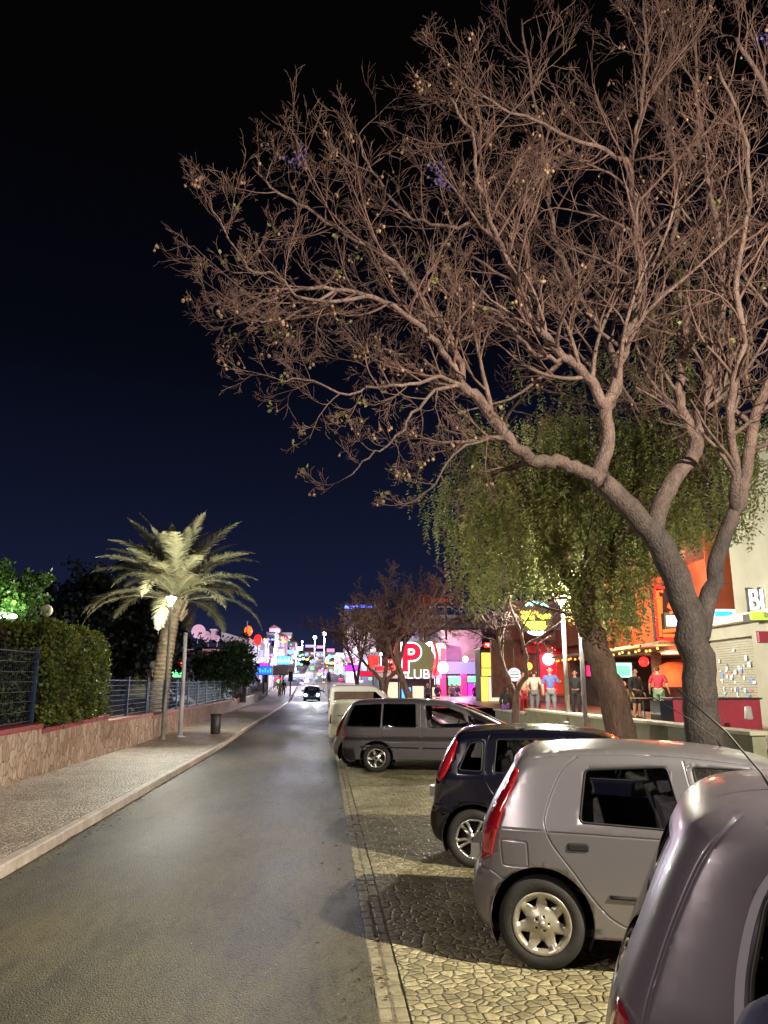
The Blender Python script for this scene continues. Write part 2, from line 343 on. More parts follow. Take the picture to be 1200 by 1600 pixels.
def wheel(parent, x, y, Rw, style, side, wid=.18):
    w = MB(); h = wid/2; rr = Rw*.66
    prof = [(rr, -h*.8), (rr*1.03, -h), (Rw*.86, -h*1.04), (Rw*.96, -h*.86), (Rw, -h*.6), (Rw*.992, -h*.3), (Rw, -h*.28), (Rw, 0), (Rw, h*.28), (Rw*.992, h*.3), (Rw, h*.6), (Rw*.96, h*.86), (Rw*.86, h*1.04), (rr*1.03, h), (rr, h*.8)]
    ty = w.lathe(prof, n=48, axis='Y').build('wheel', MT['rubber'], parent, True, loc=(x, y, Rw)); ty.name = 'wheel'
    d = MB(); d.lathe([(rr, -h*.8), (rr*.98, h*.2), (.02, h*.2)], n=32, axis='Y', m=0)
    d.build('wheel_well_disc', MT['wheel_dark'], ty, True) if False else None
    # rim plate with openings; outer face at y = s*h*0.85
    s = side; n = 56; outer = [Vector((rr*1.02*cos(2*pi*i/n), rr*1.02*sin(2*pi*i/n))) for i in range(n)]
    holes = []
    def pol(a, r): return Vector((cos(a)*r*rr, sin(a)*r*rr))
    if style == 'seven':
        for k in range(7):
            a = 2*pi*k/7+.2; holes.append(rnd([pol(a-.33, .83), pol(a-.13, .86), pol(a, .60), pol(a+.13, .86), pol(a+.33, .83), pol(a+.02, .50), pol(a-.02, .50)] if False else [pol(a-.30, .84), pol(a+.30, .84), pol(a+.16, .66), pol(a, .54), pol(a-.16, .66)], .02, 3))
        for k in range(5):
            a = 2*pi*k/5; c = pol(a, .24); holes.append([c+Vector((cos(2*pi*j/8), sin(2*pi*j/8)))*.05*rr for j in range(8)])
    elif style == 'double':
        for k in range(5):
            a = 2*pi*k/5+.3
            holes.append(rnd([pol(a-.34, .93), pol(a+.34, .93), pol(a+.24, .30), pol(a-.24, .30)], .02, 3))
            b = a+pi/5; holes.append(rnd([pol(b-.10, .92), pol(b+.10, .92), pol(b+.06, .42), pol(b-.06, .42)], .01, 3))
    else:
        for k in range(5):
            a = 2*pi*k/5+.1; holes.append(rnd([pol(a-.46, .90), pol(a+.46, .90), pol(a+.22, .36), pol(a-.22, .36)], .03, 3))
    pts = list(outer); ed = [(i, (i+1) % n) for i in range(n)]
    for hl in holes:
        b0 = len(pts); pts += hl; ed += [(b0+i, b0+(i+1) % len(hl)) for i in range(len(hl))]
    for rad in (.1, .3, .45, .6, .75, .94):
        for j in range(28):
            p = pol(2*pi*j/28+.03, rad)
            if not any(inside(hl, p.x, p.y) for hl in holes): pts.append(p)
    V, E, Fc, *_ = geometry.delaunay_2d_cdt(pts, ed, [], 0, 1e-5, True)
    mb = MB(); vs = []
    for p in V:
        r_ = p.length/rr; dish = -.030*r_**2*0+(.018*math.exp(-(r_/.33)**2))-.022*max(0, 1-abs(r_-.62)/.42)+.012*(1 if r_ > .93 else 0)
        vs.append((p.x, s*(h*.92+dish), p.y))
    fs = []
    for f in Fc:
        cx = sum(V[i].x for i in f)/3; cz = sum(V[i].y for i in f)/3
        if cx*cx+cz*cz > (rr*1.02)**2 or any(inside(hl, cx, cz) for hl in holes): continue
        a, b_, c = (Vector(vs[i]) for i in f)
        fs.append(tuple(f) if (b_-a).cross(c-a).y*s > 0 else tuple(f)[::-1])
    mb.add(vs, fs)
    rim = mb.build('rim', MT['wheel_silver' if style == 'seven' else 'wheel_bright'], ty, True)
    so = rim.modifiers.new('thickness', 'SOLIDIFY'); so.thickness = .016; so.offset = -1
    q = MB(); q.lathe([(rr*1.0, s*h*.9), (rr*.96, s*h*.3), (rr*.9, s*h*.05), (.01, s*h*.05)], n=32, axis='Y')
    q.build('brake_drum', MT['wheel_dark'], ty, True)
    cpm = MB(); cpm.lathe([(.001, s*(h*.92+.030)), (rr*.11, s*(h*.92+.026)), (rr*.13, s*(h*.92+.005))], n=16, axis='Y'); cpm.build('hub_cap', MT['wheel_silver' if style == 'seven' else 'wheel_dark'], ty, True)
    return ty

def make_car(sp, name, label, group=None, cat='car'):
    root = empty(name, (0,0,0), 0, label, cat, group)
    Wd = sp['W']; Rw = sp['Rw']; body_m = MT[sp['paint']]
    up = resample(crs(sp['upper'], 4), .06); sill = sp['sill']
    bot = [up[-1]]
    for cx, Ra in ((sp['wf'], sp['Ra']), (sp['wr'], sp['Ra'])):
        cz = Rw+.015; hx = sqrt(max(0.001, Ra*Ra-(cz-sill)**2)); a0 = atan2(sill-cz, hx); 
        p = Vector((cx+hx, sill)); bot += resample([bot[-1], p], .08)[1:]
        a1 = pi-a0
        for k in range(1, 23): a = a0+(a1-a0)*k/23; bot.append(Vector((cx+Ra*cos(a), cz+Ra*sin(a))))
        bot.append(Vector((cx-hx, sill)))
    bot += resample([bot[-1], up[0]], .08)[1:]
    outline = up+bot[1:-1]
    xs = [p.x for p in up]; L = max(xs); X0 = min(xs); belt = sp['belt']; Hz = max(p.y for p in up); re = sp.get('edge', .09)
    upa = [(up[i], up[i+1]) for i in range(len(up)-1)]
    pr, pf = sp.get('planr', .13), sp.get('planf', .2)
    def yd(p):
        d = min(segd(p, a, b) for a, b in upa)
        y = Wd/2
        if p.y > belt: y -= (p.y-belt)*sp.get('tumble', .27)
        else: y -= .045*((p.y-belt*.8)/belt)**2
        y -= pr*max(0, 1-(p.x-X0)/.55)**2.2+pf*max(0, 1-(L-p.x)/.8)**2.2
        if d < re: t = 1-d/re; y -= re*(1-sqrt(max(0, 1-t*t)))*.9
        return y
    pts = []; ed = []; rec = {}
    def loop(poly, closed=True):
        b = len(pts); pts.extend([Vector((q[0], q[1])) for q in poly]); n = len(poly)
        ed.extend([(b+i, b+(i+1) % n) for i in range(n if closed else n-1)]); return b
    loop(outline)
    wins = [(nm, rnd(p, r_)) for nm, p, r_ in sp['windows']]; lamps = [(nm, rnd(p, .02), m_) for nm, p, m_ in sp['lamps']]
    for _, p in wins: loop(p)
    for _, p, _m in lamps: loop(p)
    for sm in sp['seams']:
        line = resample(crs(sm, 4) if len(sm) > 2 else [Vector(q) for q in sm], .04); 
        nrm = []
        for i in range(len(line)):
            t = (line[min(i+1, len(line)-1)]-line[max(i-1, 0)]).normalized(); nrm.append(Vector((-t.y, t.x)))
        for off in (-.014, -.0055, -.0015, .0015, .0055, .014):
            b = loop([p+n_*off for p, n_ in zip(line, nrm)], False)
            if abs(off) < .004:
                for i in range(len(line)): rec[b+i] = .007
    for d in (.012, .03, .055, .085):
        for i, p in enumerate(up):
            t = (up[min(i+1, len(up)-1)]-up[max(i-1, 0)]).normalized(); q = p+Vector((t.y, -t.x))*d
            if inside(outline, q.x, q.y) and min(segd(q, a, b) for a, b in upa) > d*.9: pts.append(q)
    g = .055; x = X0+g
    while x < L:
        z = sill+.02
        while z < Hz:
            q = Vector((x+R.uniform(-.004, .004), z+R.uniform(-.004, .004)))
            if inside(outline, q.x, q.y) and min(segd(q, a, b) for a, b in upa) > .095: pts.append(q)
            z += g
        x += g
    V, E, Fc, ov, oe, of = geometry.delaunay_2d_cdt(pts, ed, [], 0, 1e-4, True)
    Y = []
    for i, p in enumerate(V):
        y = yd(p); rr_ = [rec[k] for k in ov[i] if k in rec]; Y.append(y-(max(rr_) if rr_ else 0))
    cls = {}
    for f in Fc:
        c = (V[f[0]]+V[f[1]]+V[f[2]])/3
        if not inside(outline, c.x, c.y): continue
        k = 'body'
        for i, (nm, p) in enumerate(wins):
            if inside(p, c.x, c.y): k = ('w', i)
        for i, (nm, p, _m) in enumerate(lamps):
            if inside(p, c.x, c.y): k = ('l', i)
        cl = sp.get('clad')
        if k == 'body' and cl and any(inside(q, c.x, c.y) for q in cl): k = 'clad'
        cls.setdefault(k, []).append(f)
    def sidemesh(mb, faces, s, inset=0):
        used = sorted({i for f in faces for i in f}); ix = {k: j for j, k in enumerate(used)}
        vs = [(V[k].x, s*(Y[k]-inset), V[k].y) for k in used]; fs = []
        for f in faces:
            g_ = [ix[k] for k in f]; a, b, c = (Vector(vs[k]) for k in g_)
            fs.append(tuple(g_) if (b-a).cross(c-a).y*s > 0 else tuple(g_)[::-1])
        mb.add(vs, fs)
    # cross sheet
    J = 14; ys = [yd(p) for p in up]; grid = []
    crown = sp.get('crown', .04)
    for i, p in enumerate(up):
        t = (up[min(i+1, len(up)-1)]-up[max(i-1, 0)]).normalized(); n_ = Vector((-t.y, t.x)); n_ = n_ if n_.dot(p-Vector((L/2, .5))) > 0 else -n_
        cw = crown+(.05 if p.x > L-.6 else 0)
        row = []
        for j in range(J+1):
            u = -1+2*j/J; q = p+n_*cw*(1-u*u); row.append(Vector((q.x, u*ys[i], q.y)))
        grid.append(row)
    shell = MB(); glass = {}
    for i in range(len(up)-1):
        for j in range(J):
            quad = [grid[i][j], grid[i+1][j], grid[i+1][j+1], grid[i][j+1]]
            c = sum(quad, Vector())/4; zone = None
            for nm, fn, jm in sp['zones']:
                if jm <= j < J-jm and fn(up[i].x/2+up[i+1].x/2, up[i].y/2+up[i+1].y/2): zone = nm
            nn = (quad[1]-quad[0]).cross(quad[3]-quad[0])
            if nn.dot(c-Vector((L/2, 0, .6))) < 0: quad = quad[::-1]
            (glass.setdefault(zone, MB()) if zone else shell).add(quad, [(0,1,2,3)])
    for s in (-1, 1): sidemesh(shell, cls['body'], s)
    body = shell.build('body', [body_m, MT['interior_dark']], root, True)
    bm = bmesh.new(); bm.from_mesh(body.data); bmesh.ops.remove_doubles(bm, verts=bm.verts, dist=.0008); bm.to_mesh(body.data); bm.free()
    so = body.modifiers.new('thickness', 'SOLIDIFY'); so.thickness = .014; so.offset = -1; so.material_offset = 1; so.use_rim = True
    gl = MT[sp.get('glass', 'car_glass')]
    for z, mb in glass.items():
        if z == 'bumper': mb.build('bumper', MT['black_plastic'], root, True)
        else:
            o = mb.build(z, MT['car_glass'] if z == 'windscreen' else gl, root, True)
            bm = bmesh.new(); bm.from_mesh(o.data); bmesh.ops.remove_doubles(bm, verts=bm.verts, dist=.0008); bm.to_mesh(o.data); bm.free()
    if 'clad' in cls:
        for s in (-1, 1): mb = MB(); sidemesh(mb, cls['clad'], s, -.004); mb.build('lower_cladding', MT['black_plastic'], root, True)
    def ptube(mb, poly, s, rad, off, m=0, closed=True):
        q = [Vector((p.x, s*(yd(p)+off), p.y)) for p in poly]
        if closed: q = q+[q[0], q[1]]
        mb.tube(q, rad, 5, m, cap=not closed)
    for i, (nm, poly) in enumerate(wins):
        for s in (-1, 1):
            mb = MB(); sidemesh(mb, cls.get(('w', i), []), s, .009)
            if not mb.v: continue
            o = mb.build('side_window', MT['tinted_glass'] if 'dark' in nm else gl, root, True)
            t = MB(); ptube(t, poly, s, .009, -.003); t.build('rubber_seal', MT['black_plastic'], o, True)
            if 'chrome' in nm and s < 0:
                t = MB(); k = sp['chrome']; line = resample(crs([Vector(q) for q in k], 5), .04)
                v0 = []; fsx = []
                for p in line: v0 += [(p.x-.013, -yd(p)-.004, p.y), (p.x+.013, -yd(p)-.004, p.y), (p.x+.013, -yd(p)+.01, p.y), (p.x-.013, -yd(p)+.01, p.y)]
                for a in range(len(line)-1):
                    for b in range(4): fsx.append((a*4+b, a*4+(b+1) % 4, (a+1)*4+(b+1) % 4, (a+1)*4+b))
                t.add(v0, fsx+[(0,1,2,3), tuple(len(v0)-4+b for b in (3,2,1,0))]); t.build('bright_frame_strip', MT['trim_lilac'], o)
    for i, (nm, poly, m_) in enumerate(lamps):
        for s in (-1, 1):
            mb = MB(); sidemesh(mb, cls.get(('l', i), []), s, -.006)
            if not mb.v: continue
            o = mb.build(nm, MT[m_], root, True); so = o.modifiers.new('thickness', 'SOLIDIFY'); so.thickness = .02; so.offset = -1
    for x_, z_ in sp['handles']:
        for s in (-1, 1):
            y_ = yd(Vector((x_, z_))); mb = MB()
            mb.box(x_-.075, x_+.075, s*y_-.012, s*y_+.014, z_-.028, z_+.026)
            mb.build('door_handle', MT[sp.get('handle_mat', 'black_plastic')], root, bevel=.012)
    for line in sp.get('mould', []):
        for s in (-1, 1):
            q = resample([Vector(p) for p in line], .08); mb = MB(); mb.tube([(p.x, s*(yd(p)+.004), p.y) for p in q], sp.get('mouldr', .014), 6, flat=.8); mb.build('side_moulding', MT['black_plastic'], root, True)
    # wheel housings, floor, interior
    mb = MB()
    for cx in (sp['wf'], sp['wr']):
        for s in (-1, 1):
            yo = s*(yd(Vector((cx, Rw+sp['Ra'])))-.012); yi = s*(Wd/2-.42); Ra = sp['Ra']+.003; cz = Rw+.015; vs = []
            a0 = -.5
            for k in range(19): a = a0+(pi+1.0)*k/18; vs += [(cx+Ra*cos(a), yo, cz+Ra*sin(a)), (cx+Ra*cos(a), yi, cz+Ra*sin(a))]
            b = len(vs); mb.add(vs, [(2*k, 2*k+1, 2*k+3, 2*k+2) for k in range(18)]); mb.add([vs[2*k+1] for k in range(19)], [tuple(range(19))])
    mb.box(X0+.15, L-.2, -Wd/2+.13, Wd/2-.13, sill-.02, sill+.03)
    mb.build('underbody', MT['wheel_dark'], root)
    for xw in (sp['wf'], sp['wr']):
        for s in (-1, 1): wheel(root, xw, s*(Wd/2-.115), Rw, sp['style'], s)
    def seat(x_, y_, w_, hd=True, back=.62):
        o = MB(); M = Matrix.Translation((x_, y_, sill+.1))
        o.box(0, .5, -w_/2, w_/2, .05, .24, M=M); Mb = M @ Matrix.Translation((.02, 0, .2)) @ Matrix.Rotation(-.22, 4, 'Y'); o.box(-.1, .04, -w_/2, w_/2, 0, back, M=Mb)
        if hd:
            for yy in ([0] if w_ < .8 else [-.38, .38]): o.box(-.07, .02, yy-.12, yy+.12, back+.05, back+.22, M=Mb); o.box(-.03, -.01, yy-.05, yy-.03, back-.02, back+.08, M=Mb); o.box(-.03, -.01, yy+.03, yy+.05, back-.02, back+.08, M=Mb)
        return o.build('seat', MT[sp.get('seatm', 'seat_cloth')], root, bevel=.035)
    if sp.get('inner', True):
        sx_ = sp['seatx']
        for x_ in sx_[:-1]:
            for s in (-1, 1): seat(x_, s*.36, .5)
        seat(sx_[-1], 0, 1.25)
        st = MB(); a = [Vector((sx_[0]+.62+.06*cos(t), .36+.18*sin(t), belt-.02+.17*cos(t))) for t in [2*pi*k/20 for k in range(21)]]; st.tube(a, .014, 6, cap=False); st.build('steering_wheel', MT['black_plastic'], root, True)
        db = MB(); db.box(sx_[0]+.7, sx_[0]+1.0, -Wd/2+.16, Wd/2-.16, sill+.3, belt-.06); db.build('dashboard', MT['interior_dark'], root, bevel=.05)
    for s in (-1, 1):
        mx, mz = sp['mirror']; y_ = s*yd(Vector((mx, mz))); mb = MB()
        mb.box(mx-.06, mx+.07, min(y_, y_+s*.2), max(y_, y_+s*.2), mz, mz+.14); mb.build('wing_mirror', body_m if sp.get('mirp') else MT['black_plastic'], root, bevel=.035)
    if sp.get('antenna'):
        (ax, ay, az), pts_ = sp['antenna']; mb = MB(); mb.tube([(ax+a, ay, az+b) for a, b in pts_], [.012]+[.004]*(len(pts_)-1), 6); mb.build('antenna', MT['black_plastic'], root, True)
    mb = MB(); mb.box(X0-.012-crown, X0+.02, -.26, .26, sp['plz'], sp['plz']+.11); mb.build('number_plate', MT['white_paint'], root, bevel=.004)
    return root

PUNTO = dict(W=1.66, Rw=.308, Ra=.365, sill=.235, belt=.93, paint='silver_paint', edge=.10, planr=.12, style='seven', wr=.50, wf=3.03,
  upper=[(.10,.235),(.03,.30),(0,.42),(-.005,.52),(.015,.60),(.05,.66),(.065,.80),(.09,.92),(.16,1.08),(.255,1.24),(.34,1.37),(.41,1.43),(.52,1.462),(.8,1.482),(1.2,1.492),(1.7,1.475),(2.05,1.43),(2.3,1.36),(2.6,1.18),(2.88,.99),(3.05,.93),(3.4,.83),(3.65,.71),(3.78,.60),(3.84,.45),(3.82,.3),(3.74,.235)],
  windows=[('rear', [(.80,1.0),(.86,1.355),(1.44,1.385),(1.52,.965)], .035), ('front', [(1.66,.955),(1.62,1.39),(2.02,1.375),(2.50,1.10),(2.66,.93)], .03)],
  lamps=[('tail_lamp', [(.045,.78),(.10,.92),(.165,1.08),(.26,1.24),(.335,1.362),(.372,1.345),(.32,1.22),(.245,1.06),(.19,.9),(.15,.74),(.055,.70)], 'red_lens'), ('headlamp', [(3.55,.70),(3.78,.56),(3.76,.50),(3.5,.60),(3.38,.74)], 'clear_lens')],
  seams=[[(.80,1.44),(.70,1.36),(.62,1.22),(.555,1.05),(.55,.96),(.60,.84),(.74,.66),(.86,.50),(1.0,.36),(1.20,.29),(1.55,.275),(1.6,.36)],
         [(1.60,.36),(1.585,.8),(1.60,1.1),(1.56,1.43)], [(.16,.94),(.55,.935)], [(.56,.93),(1.6,.90),(2.7,.88)],
         [(.235,.70),(.225,.845),(.24,.862),(.40,.855),(.415,.84),(.42,.70),(.405,.685),(.25,.687),(.235,.70)], [(.05,.66),(.14,.645),(.22,.60)], [(1.6,.275),(2.4,.275),(2.72,.35),(2.74,.9)], [(.47,1.43),(.8,1.447),(1.4,1.455),(2.0,1.405)]],
  zones=[('rear_window', lambda x,z: x < .37 and z > .96 and z < 1.36, 2), ('windscreen', lambda x,z: 2.2 < x < 2.86, 1), ('bumper', lambda x,z: x < .1 and .42 < z < .5, 1)],
  handles=[(.78,.835),(1.85,.81)], mould=[[(.98,.515),(1.57,.50)],[(1.63,.50),(2.65,.48)]], seatx=[1.60,1.02], mirror=(2.55,.95), plz=.62, mirp=True,
  antenna=((1.95,0,1.49), [(0,0),(-.03,.06),(-.2,.2),(-.55,.42)]))
FIESTA = dict(W=1.68, Rw=.31, Ra=.355, sill=.25, belt=.98, paint='navy_paint', edge=.09, planr=.12, style='double', wr=.50, wf=3.03,
  upper=[(.12,.25),(.03,.32),(-.01,.45),(0,.58),(.03,.66),(.045,.82),(.075,.96),(.14,1.12),(.22,1.27),(.30,1.39),(.38,1.44),(.55,1.462),(.9,1.478),(1.4,1.478),(1.85,1.44),(2.15,1.36),(2.5,1.17),(2.85,1.0),(3.05,.94),(3.45,.84),(3.72,.70),(3.88,.52),(3.92,.4),(3.86,.25)],
  windows=[('quarter', [(.34,1.04),(.47,1.33),(.62,1.35),(.60,1.03)], .04), ('rear', [(.74,1.02),(.78,1.375),(1.46,1.385),(1.50,.99)], .03), ('front', [(1.60,.985),(1.58,1.385),(1.95,1.345),(2.4,1.12),(2.62,.96)], .03)],
  lamps=[('tail_lamp', [(.07,.98),(.135,1.13),(.215,1.28),(.285,1.375),(.33,1.35),(.29,1.2),(.235,1.08),(.17,.96),(.10,.90)], 'red_lens'), ('headlamp', [(3.5,.72),(3.82,.58),(3.8,.5),(3.55,.58),(3.38,.74)], 'clear_lens')],
  seams=[[(.70,1.41),(.66,1.25),(.64,1.0),(.70,.84),(.84,.66),(.93,.48),(1.05,.35),(1.3,.30),(1.54,.29)], [(1.54,.29),(1.53,.8),(1.53,1.42)], [(.04,.66),(.16,.655),(.25,.56)], [(1.55,.29),(2.4,.29),(2.7,.36),(2.74,.92)]],
  clad=[[(-.2,.2),(-.2,.56),(.22,.56),(.3,.2)]],
  zones=[('rear_window', lambda x,z: x < .32 and 1.0 < z < 1.36, 2), ('windscreen', lambda x,z: 2.1 < x < 2.84, 1), ('bumper', lambda x,z: x < .13 and z < .56, 0)],
  handles=[(.86,.90),(1.75,.88)], handle_mat='navy_paint', mould=[[(1.0,.56),(1.5,.55)],[(1.57,.55),(2.6,.53)]], seatx=[1.60,.98], seatm='seat_grey', mirror=(2.45,.97), plz=.68)
MINIVAN = dict(W=1.9, Rw=.335, Ra=.40, sill=.30, belt=1.08, paint='van_grey_paint', edge=.09, planr=.10, planf=.3, style='five', wr=.88, wf=3.75, tumble=.2,
  upper=[(.14,.30),(.05,.40),(.03,.60),(.04,.90),(.06,1.10),(.12,1.35),(.20,1.56),(.30,1.66),(.50,1.70),(1.1,1.725),(1.9,1.72),(2.5,1.67),(2.9,1.58),(3.4,1.38),(3.9,1.14),(4.15,1.02),(4.45,.88),(4.65,.72),(4.72,.5),(4.68,.36),(4.6,.30)],
  windows=[('quarter dark', [(.14,1.09),(.24,1.42),(.33,1.60),(1.0,1.635),(.98,1.08)], .04), ('slide dark', [(1.02,1.08),(1.04,1.635),(1.82,1.63),(1.84,1.075)], .04), ('front', [(2.10,1.12),(2.06,1.60),(2.55,1.57),(2.95,1.40),(3.06,1.09),(2.2,1.07)], .05), ('vent', [(3.12,1.09),(3.06,1.36),(3.45,1.20),(3.72,1.07)], .03)],
  lamps=[('tail_lamp', [(.045,.78),(.05,1.02),(.11,1.02),(.11,.78)], 'dark_red_lens'), ('headlamp', [(4.4,.80),(4.66,.62),(4.6,.56),(4.3,.7)], 'clear_lens')],
  seams=[[(1.01,1.66),(1.0,1.0),(.99,.82)], [(1.95,1.66),(1.96,1.0),(1.97,.36)], [(.99,.86),(.35,.86),(.20,.88)], [(1.45,.36),(2.6,.345),(3.25,.38),(3.28,1.02)], [(.40,.30),(.44,.56),(.60,.80),(.9,.86)]],
  clad=[[(-.1,.2),(-.1,.54),(.3,.54),(.38,.2)], [(0,.765),(0,.815),(4.6,.79),(4.6,.74)]],
  zones=[('rear_window', lambda x,z: x < .25 and 1.1 < z < 1.58, 1), ('windscreen', lambda x,z: 2.75 < x < 4.1, 1), ('bumper', lambda x,z: x < .16 and z < .56, 0)],
  handles=[], mould=[[(.5,.60),(1.9,.585)],[(2.0,.585),(3.2,.57)]], mouldr=.02, seatx=[2.15,1.35,.5], mirror=(3.1,1.08), plz=.75, crown=.04)
NEAR = dict(W=1.66, Rw=.29, Ra=.35, sill=.22, belt=.98, paint='mauve_grey_paint', edge=.13, planr=.10, style='seven', wr=.62, wf=2.98, tumble=.24,
  upper=[(.12,.22),(.03,.30),(0,.45),(-.01,.58),(-.01,.72),(.01,.86),(.065,1.03),(.14,1.2),(.20,1.34),(.26,1.46),(.32,1.55),(.42,1.60),(.58,1.625),(.9,1.64),(1.5,1.65),(1.9,1.60),(2.2,1.49),(2.6,1.22),(2.9,1.03),(3.15,.96),(3.4,.84),(3.52,.66),(3.55,.4),(3.48,.22)],
  windows=[('rear chrome', [(.435,.98),(.46,1.16),(.52,1.36),(.64,1.49),(1.5,1.52),(1.52,.95)], .03), ('front', [(1.64,.92),(1.62,1.46),(2.0,1.42),(2.45,1.12),(2.6,.9)], .03)],
  chrome=[(.60,1.50),(.50,1.37),(.435,1.18),(.41,1.0),(.408,.94)],
  lamps=[('tail_lamp', [(-.008,.74),(.012,.87),(.058,1.02),(.10,.98),(.125,.85),(.12,.60),(-.008,.60)], 'dark_red_lens'), ('headlamp', [(3.25,.82),(3.5,.62),(3.46,.55),(3.2,.66),(3.1,.84)], 'clear_lens')],
  seams=[[(.46,1.58),(.36,1.47),(.275,1.31),(.21,1.16),(.16,1.02),(.13,.90)], [(.06,.93),(.20,.915),(.26,.89),(.285,.84),(.285,.5)], [(.39,.9),(.42,.8),(.50,.7),(.8,.62)], [(1.58,.25),(1.57,.9),(1.57,1.5)], [(.56,1.572),(.95,1.59),(1.5,1.597),(1.9,1.545)]],
  zones=[('rear_window', lambda x,z: x < .32 and 1.0 < z < 1.46, 2), ('windscreen', lambda x,z: 2.15 < x < 2.88, 1)],
  handles=[(.75,.86)], mould=[], seatx=[1.65,.75], mirror=(2.45,.95), plz=.6,
  antenna=((.62,-.36,1.58), [(0,0),(-.06,.12),(-.16,.26),(-.32,.42)]))
VAN = dict(W=1.75, Rw=.31, Ra=.36, sill=.28, belt=1.05, paint='cream_paint', edge=.12, planr=.10, planf=.3, style='five', wr=.75, wf=3.4, tumble=.16,
  upper=[(.14,.28),(.03,.36),(.0,.55),(.01,.9),(.03,1.2),(.07,1.55),(.12,1.76),(.22,1.83),(.6,1.86),(1.6,1.87),(2.3,1.84),(2.65,1.72),(3.0,1.45),(3.3,1.15),(3.6,1.02),(3.95,.86),(4.12,.62),(4.14,.4),(4.05,.28)],
  windows=[('front', [(2.1,1.08),(2.1,1.62),(2.5,1.60),(2.95,1.28),(3.05,1.05)], .04)],
  lamps=[('tail_lamp', [(.0,.95),(.02,1.3),(.09,1.3),(.09,.95)], 'dark_red_lens'), ('headlamp', [(3.8,.86),(4.08,.66),(4.0,.6),(3.7,.76)], 'clear_lens')],
  seams=[[(1.98,1.7),(2.0,1.0),(2.0,.36)], [(1.1,1.7),(1.08,1.0),(1.08,.36)], [(2.05,.34),(3.0,.36),(3.08,1.0)]],
  zones=[('rear_window', lambda x,z: x < .12 and 1.15 < z < 1.68, 2), ('windscreen', lambda x,z: 2.62 < x < 3.4, 1), ('bumper', lambda x,z: x < .13 and z < .5, 0)],
  handles=[(2.2,.98),(1.85,1.0)], mould=[[(.3,1.28),(1.0,1.28)]], seatx=[2.0,1.3], mirror=(2.95,1.05), plz=.7)
def place(o, px, py, dwheel, spec, yawdeg):
    """put the rear wheel's ground contact (near side) at a ground point"""
    g = gr(px, py, 0); th = radians(yawdeg); lx, ly = spec['wr'], -(spec['W']/2-.03)
    o.location = (g.x-(lx*cos(th)-ly*sin(th)), g.y-(lx*sin(th)+ly*cos(th)), gz(g.y)); o.rotation_euler = (0, 0, th)
# ------------------------------------------------------------------ street lamps and other lit lamps
def point(name, loc, en, col=(1,.93,.78), r=.12, parent=None):
    l = bpy.data.lights.new(name, 'POINT'); l.energy = en; l.color = col; l.shadow_soft_size = r
    o = bpy.data.objects.new(name, l); C.objects.link(o); o.location = loc
    if parent: o.parent = parent
    return o
glow('lamp_white', (.9,1,.85), 30); glow('lamp_soft', (.9,1,.8), 9); glow('lamp_warm', (1,.8,.45), 14)
def street_lamp(x, y, z0, h, en, label, group=None, col=(1,.93,.78), kind='cone', lean=0):
    r = empty('street_lamp', (x, y, z0), 0, label, 'street lamp', group)
    m = MB(); m.tube([(0,0,0), (0,0,h*.25), (0,0,h-.35)], [.075,.06,.042], 12); m.build('pole', MT['grey_pole_paint'], r, True)
    m = MB(); m.lathe([(.001,0), (.13,0), (.13,.10), (.085,.14), (.08,.9), (.001,.9)], n=14); m.build('base', MT['grey_pole_paint'], r, True)
    if kind == 'cone':
        m = MB(); m.lathe([(.045,h-.36), (.055,h-.30), (.06,h-.28), (.20,h-.02), (.001,h-.02)][:4], n=20); m.build('lantern_glass', MT['lamp_soft'], r, True)
        m = MB(); m.lathe([(.001,h-.33), (.03,h-.3), (.05,h-.2), (.055,h-.06), (.001,h-.04)], n=14); m.build('bulb', MT['lamp_white'], r, True)
        m = MB(); m.lathe([(.001,h+.03), (.06,h+.02), (.10,h+.0), (.10,h-.015), (.001,h-.02)], n=24); m.build('lantern_cap', MT['dark_metal'], r, True)
        point('lamp_light', (0,0,h+.22), en, col, .07, r)
    elif kind == 'globe':
        m = MB(); m.ball((0,0,h), .24, 16); m.build('globe', MT['lamp_soft'], r, True); point('lamp_light', (0,0,h-.45), en, col, .2, r)
    return r
LM = empty('street_lamp', (8.6, 1.0, 0), 0, 'tall street lamp with two lamp heads between the parked cars and the shops', 'street lamp')
m = MB(); m.tube([(0,0,0),(0,0,7.15)], [.09,.05], 12); m.build('pole', MT['grey_pole_paint'], LM, True)
m = MB(); m.tube([(0,0,7.1),(-.3,0,7.25),(-.9,0,7.25)], .03, 8); m.box(-1.3,-.75,-.13,.13,7.2,7.3); m.build('arm', MT['grey_pole_paint'], LM)
m = MB(); m.box(-1.25,-.8,-.1,.1,7.175,7.195); m.build('lens', MT['lamp_white'], LM)
point('lamp_light', (-1.0,0,7.0), 8000, (1,.90,.68), .06, LM)
street_lamp(-5.72, 29, .05+gz(29), 5.15, 1900, 'slim street lamp with bright cone lantern in front of the palm trunk', col=(1,.96,.80))
street_lamp(-5.75, -2.0, .13, 5.4, 1150, 'slim street lamp added out of view behind the viewer as fill light', col=(1,.84,.74))  # unseen lamp added behind the camera to fill the left side
l4 = at(673, 1097, 60); street_lamp(l4.x, 60, gz(60), at(673,1003,60).z-gz(60), 900, 'thin street lamp with white lantern beside the club sign', col=(1,.95,.85))
for px, py, Y, lab in ((492,996,104,'distant street lamp, lower and left of the pair of round lights over the road'), (507,990,92,'distant street lamp, upper and right of the pair of round lights over the road')):
    p = at(px, py, Y); street_lamp(p.x, Y, gz(Y), p.z-gz(Y), 2600, lab, 'lamps far up the road', kind='globe', col=(.92,.9,1))
